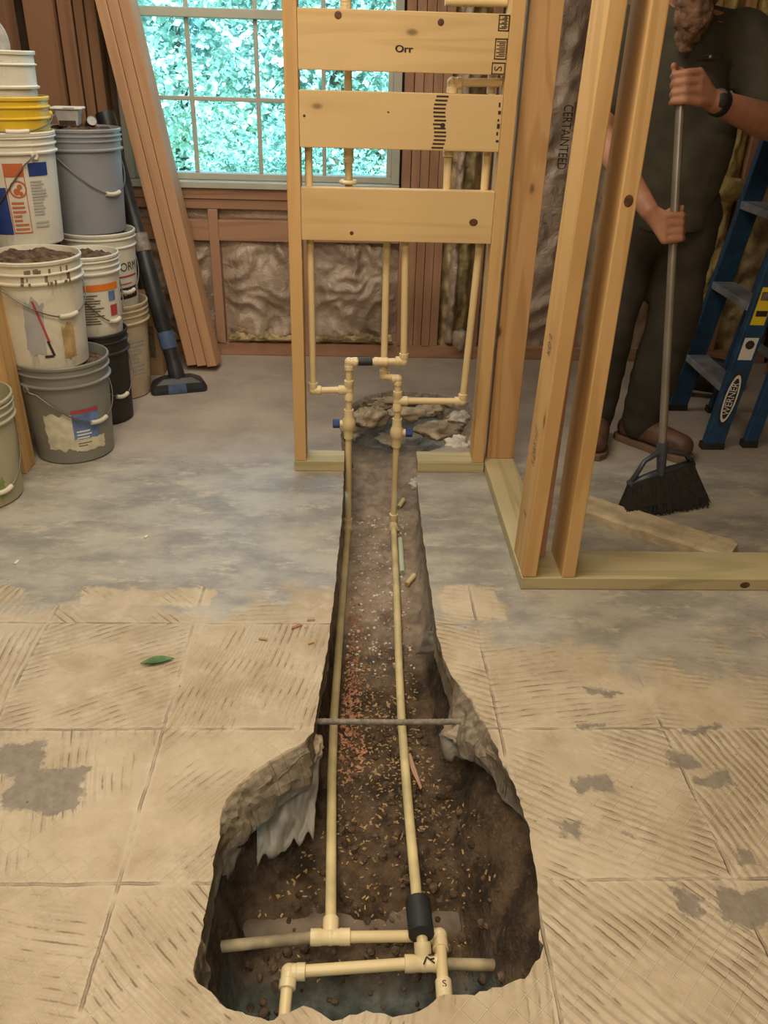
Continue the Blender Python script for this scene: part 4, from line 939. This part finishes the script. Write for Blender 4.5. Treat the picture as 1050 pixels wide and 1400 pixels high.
tp = MB(); tp.add([Rz @ Vector(p) for p in ((-.045, -.0515, .003), (.03, -.0515, .003), (.03, -.0515, .018), (-.045, -.0515, .018), (.028, -.0465, .043), (-.043, -.0465, .043))], [(0, 1, 2, 3), (3, 2, 4, 5)]); tp.build('blue_tape', M['tape'], vw)

foot = [(-.628-.0462*k*.99, 3.592+.0462*k*.12) for k in range(3)]; head = [(-.912-.0462*k*.99, 3.722+.0462*k*.12) for k in range(3)]
LBL = ('reddish two-by-four leaning at the window, rightmost of three', 'reddish two-by-four leaning at the window, middle of three', 'reddish two-by-four leaning at the window, leftmost of three')
for k in range(3):
    p0 = Vector((*foot[k], .0005)); p1 = Vector((*head[k], 1.63)); zz = (p1-p0).normalized(); xx = Vector((.99, -.12, 0)); xx = (xx-zz*xx.dot(zz)).normalized(); yy = zz.cross(xx)
    o = MB().box(-.0212, .0212, -.0445, .0445, .012, 2.0).build('leaning_lumber', M['lean_z'], None, bevel=.002); tag(o, LBL[k], 'lumber', 'two-by-fours leaning against the back wall')
    o.matrix_world = Matrix(((xx.x, yy.x, zz.x, p0.x), (xx.y, yy.y, zz.y, p0.y), (xx.z, yy.z, zz.z, p0.z+.012), (0, 0, 0, 1)))
# leaf and scraps on the floor, broken strip inside the corner
M['leafm'] = simple('fresh_leaf', (0.07, 0.16, 0.03), .5, var=.3, scale=40)
p = at(215, 904, Z=.004)
b = MB(); 
def leaff(u, v): 
    w = .017*math.sin(PI*min(1, u*1.02))**.8*(v-.5)*1.5; return ((u-.5)*.075, w, .003+.006*abs(v-.5)+.004*math.sin(u*PI))
b.grid(12, 5, leaff); o = b.build('fallen_leaf', M['leafm'], None, smooth=True); o.location = (p.x, p.y, 0); o.rotation_euler = (0, 0, .25); tag(o, 'single green leaf lying on the mortar', 'leaf')
ws = thing('mortar_strip', (.95, 2.1, 0), 'long tan broken mortar strip lying inside the corner partition', 'rubble')
def strip():
    a = Vector((.70, 2.31)); c = Vector((1.105, 1.995)); d = (c-a); nrm = Vector((-d.y, d.x)).normalized(); b = MB(); k = 26; vv = []
    for i in range(k):
        t = i/(k-1); q = a+d*t; w = .062+.010*noise.noise(Vector((t*6, 1, 0))); j = .007*noise.noise(Vector((t*14, 4, 0))); h_ = .034+.004*noise.noise(Vector((t*9, 7, 0)))
        if i == k-1: w *= .7
        for s_, z in ((-1, .0005), (-.98, h_*.8), (-.8, h_), (.7, h_*1.02), (1, h_*.7), (1, .0005)): vv.append((q.x+nrm.x*(w*s_+j), q.y+nrm.y*(w*s_+j), z))
    b.add(vv, [(i*6+j, i*6+(j+1) % 6, (i+1)*6+(j+1) % 6, (i+1)*6+j) for i in range(k-1) for j in range(6)]+[tuple(range(5, -1, -1)), tuple((k-1)*6+j for j in range(6))])
    return b
strip().build('strip_body', M['strip'] if 'strip' in M else M.setdefault('strip', simple('mortar_strip', (0.50, 0.41, 0.27), .9, var=.2, scale=20, bump=.6)), ws)
for i, (px, py, ln, an, mt, lab) in enumerate(((405, 858, .03, .6, 'chip_red', 'small reddish wood sliver left of the trench'), (360, 875, .022, -.2, 'chip', 'small wood sliver on the mortar left of the trench'), (425, 848, .02, .2, 'chunk', 'little brown crumb of mortar at the trench\'s left edge'), (23, 770, .02, 1.4, 'whitep', 'tiny white scrap on the grey slab at far left'), (200, 735, .014, 1.0, 'whitep', 'tiny white crumb in the middle of the left grey slab'), (425, 880, .016, .5, 'chip', 'pale wood crumb near the leaf-side trench edge'))):
    p = at(px, py, Z=0); b = MB().prism([(-ln/2, -.003), (ln/2, -.004), (ln*.4, .004), (-ln*.4, .003)], .0005, .005); o = b.build('floor_scrap', M[mt]); o.location = p; o.rotation_euler = (0, 0, an); tag(o, lab, 'scrap', 'small scraps on the slab')
#SPLIT2
# ------------------------------------------------------------------ stepladder
M['lad_blue'] = simple('blue_fiberglass', (0.012, 0.055, 0.125), .5, var=.25, scale=25); M['lad_alu'] = simple('aluminium_step', (0.26, 0.27, 0.30), .5, .3, var=.2, scale=20); M['yellowp'] = simple('yellow_sticker', (0.75, 0.55, 0.02), .6, var=.05)
ld = thing('stepladder', (1.45, 2.97, 0), 'blue stepladder with grey steps standing at the right beside the man', 'ladder')
LX = lambda z: 1.345+.125*z
def rail(name, y, dx, w, z1, th=.028, z0=.02):
    b = MB(); vv = []
    for z in (z0, z1):
        x = LX(z)+dx; yy = y+(.06*(z/1.8) if y < 2.95 else -.06*(z/1.8)); vv += [(x-w/2, yy-th/2, z), (x+w/2, yy-th/2, z), (x+w/2, yy+th/2, z), (x-w/2, yy+th/2, z)]
    b.add(vv, [(3, 2, 1, 0), (4, 5, 6, 7), (0, 1, 5, 4), (1, 2, 6, 5), (2, 3, 7, 6), (3, 0, 4, 7)])
    r = b.build(name, M['lad_blue'], ld, bevel=.004)
    x = LX(0)+dx
    MB().box(x-w/2-.004, x+w/2+.004, y-th/2-.004, y+th/2+.004, .0005, .026).build('rubber_foot', M['black'], r, bevel=.003)
    return r
nr = rail('front_rail', 2.78, 0, .078, 1.78); rail('front_rail', 3.17, 0, .078, 1.78); rail('rear_rail', 2.80, .15, .05, 1.72); rail('rear_rail', 3.15, .15, .05, 1.72)
for i in range(5):
    z = .245+.293*i; x = LX(z); e = .06*(z/1.8); MB().box(x-.042, x+.045, 2.794+e, 3.156-e, z-.028, z).build('step', M['lad_alu'], ld, bevel=.004)
for z in (.33, .75, 1.2):
    x = LX(z)+.15; e = .06*(z/1.8); MB().box(x-.012, x+.012, 2.814+e, 3.136-e, z-.012, z+.012).build('rear_brace', M['lad_alu'], ld, bevel=.002)
MB().box(LX(1.79)-.06, LX(1.79)+.20, 2.82, 3.13, 1.781, 1.83).build('top_cap', M['lad_blue'], ld, bevel=.006)
def ry(z): return 2.78+.06*(z/1.8)-.0145
def sticker(name, z0, z1, w, mat, lift=.0012, dx=0.0):
    b = MB(); vv = [(LX(z)+dx+s_*w/2, ry(z)-lift, z) for z in (z0, z1) for s_ in (-1, 1)]; b.add(vv, [(0, 1, 3, 2)]); return b.build(name, M[mat], nr)
sticker('warning_sticker', .47, .60, .050, 'yellowp'); sticker('info_sticker', .345, .425, .050, 'whitep'); 
b = MB(); n = 24
for mat_, k, lift in (('ink', 1.0, .0010), ('whitep', .86, .0016), ('ink', .74, .0022)):
    b = MB(); vv = []
    for j in range(n):
        t = 2*PI*j/n; z = .20+.105*k*math.cos(t); vv.append((LX(z)+.027*k*math.sin(t)*(1 if k > .8 else .85), ry(z)-lift, z))
    b.add(vv, [tuple(range(n))]); b.build('oval_badge', M[mat_], nr)
MB().add([(LX(.20)-.0, 0, 0)], []) if False else None
vv, ff = textmesh('WERNER', .036)
dn = Vector((.125, .033, 1)).normalized()
MB().add([Vector((LX(.20), ry(.20)-.0032, .20))+dn*v.x*.86-Vector((1, 0, -.125))*v.y for v in vv], ff).build('badge_name', M['whitep'], nr)
MB().box(LX(.53)-.02, LX(.53)+.02, ry(.53)-.0025, ry(.53)-.0022, .50, .52).build('sticker_print', M['ink'], nr); MB().box(LX(.57)-.02, LX(.57)+.02, ry(.57)-.0027, ry(.57)-.0024, .555, .585).build('sticker_print', M['ink_grey'], nr)
MB().lathe([(.001, 0), (.016, 0), (.016, .001)], 16, Matrix.Translation((LX(.40), ry(.40)-.0024, .40)) @ Matrix.Rotation(PI/2, 4, 'X')).build('sticker_print', M['ink'], nr)
# dark hose lying behind the ladder
M['hose'] = simple('black_hose', (0.02, 0.018, 0.016), .6, var=.3)
pts = [(1.52+.16*math.cos(t)+.02*math.sin(3*t), 3.45+.13*math.sin(t), .035+.012*math.sin(2*t)+.004*t) for t in [i*.2 for i in range(45)]]
tag(MB().tube(pts, .03, 10).build('vacuum_hose', M['hose'], None, smooth=True), 'black ribbed hose coiled on the floor behind the ladder', 'hose')

# ------------------------------------------------------------------ push-broom with angled head
PB = Vector((.962, 2.30, .194)); PT = Vector((.8935, 2.511, 1.198)); PA = (PT-PB).normalized(); PTOP = PB+PA*1.068
def pole(z): t = (z-PB.z)/PA.z; return PB+PA*t
bm_ = thing('broom', (1.0, 2.31, 0), 'angled broom with black bristles and steel handle in the man\'s hands', 'broom')
M['pole'] = simple('steel_pole', (0.30, 0.28, 0.24), .35, .6, var=.1); M['bristle'] = simple('black_bristles', (0.022, 0.020, 0.017), .8, var=.3, scale=80); M['broomcap'] = simple('broom_cap', (0.05, 0.06, 0.08), .35, var=.2)
MB().tube([PB, PTOP], .0125, 16).build('handle', M['pole'], bm_, angle=40); MB().tube([PB-PA*.07, PB+PA*.035], [.013, .018], 14).build('socket', M['broomcap'], bm_, angle=40)
TL, TR = Vector((.868, 2.262, .112)), Vector((1.078, 2.335, .150)); BL, BR = Vector((.845, 2.235, .012)), Vector((1.150, 2.335, .012))
fr_ = MB(); fr_.tube([TL, TL.lerp(PB, .5)+Vector((-.010, 0, .022)), PB+PA*.01, TR.lerp(PB, .5)+Vector((.02, 0, .016)), TR], [.009, .0075, .010, .0075, .009], 10)
fr_.build('frame', M['broomcap'], bm_, smooth=True)
MB().tube([TL+Vector((-.006, 0, -.008)), TL.lerp(TR, .5), TR+Vector((.006, 0, -.008))], .014, 10).build('head_bar', M['broomcap'], bm_, smooth=True)
rnd = random.Random(8); b = MB()
for i in range(1500):
    u = rnd.random(); w = rnd.uniform(-1, 1); dd = Vector((-.15, 1, 0)).normalized()
    p = TL.lerp(TR, u)+dd*w*.016; q = BL.lerp(BR, u+rnd.gauss(0, .012))+dd*w*.034; q.z = max(.002, rnd.gauss(.012, .007)); s_ = .0016
    b.add([p+Vector((-s_, -s_, 0)), p+Vector((s_, -s_, 0)), p+Vector((0, s_, 0)), q+Vector((-s_, -s_, 0)), q+Vector((s_, -s_, 0)), q+Vector((0, s_, 0))], [(0, 1, 4, 3), (1, 2, 5, 4), (2, 0, 3, 5), (3, 4, 5)])
tag(b.build('bristles', M['bristle'], bm_), kind='stuff')
dd = Vector((-.15, 1, 0)).normalized(); b = MB(); vv = []
for (l_, r_, th, k) in ((TL, TR, .014, 0), (BL, BR, .026, .03)):
    vv += [l_-dd*th+Vector((.008, 0, k)), r_-dd*th+Vector((-.008, 0, k)), r_+dd*th+Vector((-.008, 0, k)), l_+dd*th+Vector((.008, 0, k))]
b.add(vv, [(0, 1, 2, 3), (7, 6, 5, 4), (0, 4, 5, 1), (1, 5, 6, 2), (2, 6, 7, 3), (3, 7, 4, 0)]); b.build('bristle_core', M['bristle'], bm_)

# ------------------------------------------------------------------ the man sweeping
M['skin'] = simple('skin', (0.40, 0.19, 0.115), .55, var=.12, scale=20); M['shirt'] = simple('olive_shirt', (0.062, 0.056, 0.036), .9, var=.2, scale=12, bump=.3); M['pants'] = simple('dark_olive_trousers', (0.042, 0.035, 0.024), .9, var=.25, scale=10, bump=.3)
M['boot'] = simple('brown_boot', (0.10, 0.05, 0.03), .6, var=.3, scale=20); M['sole'] = simple('boot_sole', (0.16, 0.10, 0.06), .8, var=.2); M['beard'] = simple('grey_red_beard', (0.17, 0.095, 0.055), .95, var=.5, scale=40, bump=1.0); M['hair'] = simple('grey_hair', (0.12, 0.09, 0.07), .9, var=.3, scale=60, bump=.8)
man = thing('person', (1.03, 2.80, 0), 'bearded man in dark olive shirt and trousers sweeping with a broom', 'person')
def limb(b, pts, rad, n=14):
    pts = [Vector(p) for p in pts]
    for p, r in zip(pts, rad): b.ball(p, r, n)
    for i in range(len(pts)-1): b.tube([pts[i], pts[i+1]], [rad[i], rad[i+1]], n)
def remesh(name, b, mat, vox, smooth_it, parent, fn=None):
    me = b.mesh(name); o = bpy.data.objects.new(name+'_tmp', me); COL.objects.link(o)
    m_ = o.modifiers.new('r', 'REMESH'); m_.mode = 'VOXEL'; m_.voxel_size = vox
    s_ = o.modifiers.new('s', 'SMOOTH'); s_.factor = .5; s_.iterations = smooth_it
    dg = bpy.context.evaluated_depsgraph_get(); out = bpy.data.meshes.new_from_object(o.evaluated_get(dg)); bpy.data.objects.remove(o)
    if fn:
        for v in out.vertices: v.co = fn(v.co.copy(), v.normal.copy())
    out.polygons.foreach_set('use_smooth', [True]*len(out.polygons)); out.name = name; out.materials.clear()
    return link(name, out, M[mat], parent)
hips = (Vector((.955, 2.86, .83)), Vector((1.115, 2.87, .83))); knees = (Vector((.912, 2.80, .46)), Vector((1.108, 2.80, .46))); ank = (Vector((.922, 2.845, .10)), Vector((1.072, 2.815, .10)))
shR, shL = Vector((.80, 2.83, 1.335)), Vector((1.175, 2.85, 1.335)); elR, elL = Vector((.735, 2.70, 1.07)), Vector((1.305, 2.72, 1.095))
G1 = pole(1.198); G2 = pole(.845)
wrL = G1+Vector((.108, .035, -.028)); wrR = G2+Vector((-.082, -.004, .045))
nk = Vector((.985, 2.83, 1.40)); hc = Vector((.955, 2.755, 1.535))
b = MB()
limb(b, [(1.03, 2.86, .84), (1.01, 2.85, 1.0), (.99, 2.84, 1.22), nk], [.115, .11, .12, .058]); limb(b, [shR, (.985, 2.84, 1.33), shL], [.06, .10, .06])
for i in (0, 1): limb(b, [hips[i], knees[i], ank[i]], [.078, .055, .038])
limb(b, [shR, elR, elR.lerp(wrR, .35), wrR], [.052, .042, .041, .027]); limb(b, [shL, elL, elL.lerp(wrL, .35), wrL], [.054, .047, .049, .030])
limb(b, [nk, hc-Vector((0, -.02, .06))], [.058, .055])
b.ball(hc, .1, 18, (.78, .95, 1.15)); b.ball(hc+Vector((-.004, -.05, -.065)), .06, 14, (.85, .8, .8)); limb(b, [hc+Vector((-.006, -.090, .02)), hc+Vector((-.008, -.110, -.018))], [.010, .016]); b.ball(hc+Vector((-.078, .01, -.005)), .028, 10, (.4, .8, 1.2)); b.ball(hc+Vector((.078, .01, -.005)), .028, 10, (.4, .8, 1.2))
for sx in (-1, 1): b.ball(hc+Vector((sx*.033-.004, -.082, .022)), .018, 10, (1.2, .5, .5))
def hand(G, e, c, wrist, hs, thumb):
    e = (Vector(e)-PA*Vector(e).dot(PA)).normalized(); c = PA.cross(e); c = c if c.dot(Vector((0, -1, 0))) > 0 else -c
    mcps = []
    for k, (o_, ln) in enumerate(hs):
        base = G+PA*o_
        m0 = base+e*.040+c*.021+PA*(o_*.10); p1 = base-e*.006+c*.0265; p2 = base-e*.0255+c*.006; p3 = base-e*.016-c*.019; p4 = base+e*.004-c*.0235
        limb(b, [m0, p1, p2, p3, p4], [.0118, .0108, .0100, .0092, .0082], 10); mcps.append(m0)
    for m0 in mcps: limb(b, [m0, m0.lerp(wrist, .5), wrist.lerp(m0, .12)], [.0125, .0165, .022], 10)
    limb(b, [mcps[0].lerp(mcps[3], .5)-c*.012, wrist], [.024, .025], 12)
    limb(b, [wrist.lerp(mcps[thumb[0]], .35)-c*.008, G+e*.028-c*.016+PA*thumb[1]*.7, G-e*.004-c*.021+PA*thumb[1], G-e*.024-c*.006+PA*thumb[1]*1.15], [.017, .0135, .0118, .0095], 10)
hand(G1, (1, .25, 0), None, wrL, ((.034, 1), (.0115, 1), (-.0115, 1), (-.0335, 1)), (0, .050))
hand(G2, (-1, -.1, .3), None, wrR, ((.030, 1), (.010, 1), (-.011, 1), (-.031, 1)), (0, .046))
body = remesh('body', b, 'skin', .0045, 2, man)
b = MB()
limb(b, [(1.03, 2.86, .80), (1.02, 2.85, .95), (1.005, 2.84, 1.1), (.99, 2.845, 1.25)], [.150, .152, .155, .150], 20); limb(b, [shR+Vector((.02, 0, -.01)), (.985, 2.845, 1.30), shL-Vector((.02, 0, .01))], [.075, .13, .08], 16)
limb(b, [(1.05, 2.83, .93), (1.06, 2.80, 1.05)], [.14, .13], 18)
limb(b, [shR, shR.lerp(elR, .72)], [.078, .066]); limb(b, [shL, shL.lerp(elL, .70)], [.082, .078]); limb(b, [(.985, 2.84, 1.33), (.985, 2.84, 1.395)], [.085, .07])
def crease(co, nr): return co+nr*(.008*noise.noise(Vector((co.x*9, co.y*9, co.z*7)))+.005*noise.noise(Vector((co.x*16+co.z*12, 4, co.z*20))))
def hem(co, nr):
    co = crease(co, nr); co.z = max(co.z, .785+.006*noise.noise(Vector((co.x*14, co.y*14, 0)))); return co
remesh('shirt', b, 'shirt', .011, 4, man, hem)
b = MB()
limb(b, [(1.0, 2.86, .80), (1.07, 2.865, .80)], [.130, .132], 18)
limb(b, [hips[0], knees[0], knees[0].lerp(ank[0], .6), ank[0]+Vector((0, .01, -.01))], [.104, .066, .062, .060], 16); limb(b, [hips[1], knees[1], knees[1].lerp(ank[1], .6), ank[1]+Vector((0, .01, -.01))], [.112, .088, .082, .074], 16)
remesh('trousers', b, 'pants', .011, 4, man, crease)
for i, (toe, a) in enumerate((((.868, 2.665, .03), 0), ((1.212, 2.655, .03), 0))):
    A = ank[i]; T = Vector(toe); b = MB(); d = Vector((T.x-A.x, T.y-A.y, 0)).normalized(); H_ = Vector((A.x, A.y, 0))-d*.045
    limb(b, [A+Vector((0, 0, .05)), A+Vector((0, 0, -.02)), H_+Vector((0, 0, .055))], [.050, .050, .044]); limb(b, [H_+Vector((0, 0, .055)), Vector((A.x, A.y, .065))+d*.05, Vector((T.x, T.y, .052))-d*.035], [.042, .046, .042]); 
    bt = remesh('boot', b, 'boot', .008, 3, man, lambda co, nr: Vector((co.x, co.y, max(co.z, .016))))
    s_ = d.orthogonal(); s_ = Vector((-d.y, d.x, 0)); poly = []
    for t, w in ((-.045-.045, .022), (-.07, .040), (0, .042), (.06, .041), (.12, .050), ((T-A).xy.length-.02, .044), ((T-A).xy.length+.012, .020)): poly.append((t, w))
    out = [(A.x+d.x*t+s_.x*w, A.y+d.y*t+s_.y*w) for t, w in poly]+[(A.x+d.x*t-s_.x*w, A.y+d.y*t-s_.y*w) for t, w in reversed(poly)]
    lc = MB()
    for q in range(4):
        m_ = Vector((A.x, A.y, .118-.010*q))+d*(.040+.020*q); lc.tube([m_-s_*.026-Vector((0, 0, .010)), m_, m_+s_*.026-Vector((0, 0, .010))], .0028, 6)
    lc.build('laces', M['black'], bt, smooth=True)
    MB().prism(out[::-1], .0008, .024).build('sole', M['sole'], bt, bevel=.003)
def fuzz(co, nr): return co+nr*(.012*noise.noise(co*45)+.006*noise.noise(co*110))
b = MB(); limb(b, [hc+Vector((-.055, -.045, -.05)), hc+Vector((-.01, -.095, -.085)), hc+Vector((.05, -.045, -.05))], [.032, .040, .032]); limb(b, [hc+Vector((-.008, -.09, -.09)), hc+Vector((-.012, -.095, -.16)), hc+Vector((-.016, -.085, -.225))], [.055, .052, .026])
remesh('beard', b, 'beard', .007, 1, man, fuzz)
b = MB(); b.ball(hc+Vector((0, .018, .035)), .1, 18, (.82, .93, .98)); remesh('hair', b, 'hair', .008, 1, man, fuzz)
wd_ = (elL-wrL).normalized(); wc = wrL+wd_*.028
wt = MB().tube([wc-wd_*.012, wc-wd_*.011, wc+wd_*.011, wc+wd_*.012], [.031, .036, .036, .031], 20).build('wristwatch', M['black'], man, angle=40)
fc = wc+Vector((-.005, -.035, .008)); MB().ball(fc, .019, 12, (1, .45, 1)).build('watch_face', M['black'], wt, smooth=True)
g0 = at(971, 78, Y=2.672); b = MB()
gl = MB(); gl.tube([g0+Vector((-.034, 0, -.002)), g0+Vector((-.014, -.006, .004)), g0+Vector((.012, -.006, .006)), g0+Vector((.034, 0, .012)), g0+Vector((.036, .002, -.006))], .0028, 6); gl.build('eyeglasses', M['black'], man, smooth=True)
MB().ball(g0+Vector((-.002, -.006, .001)), .005, 8).build('glasses_hinge', M['lad_alu'], man, smooth=True)
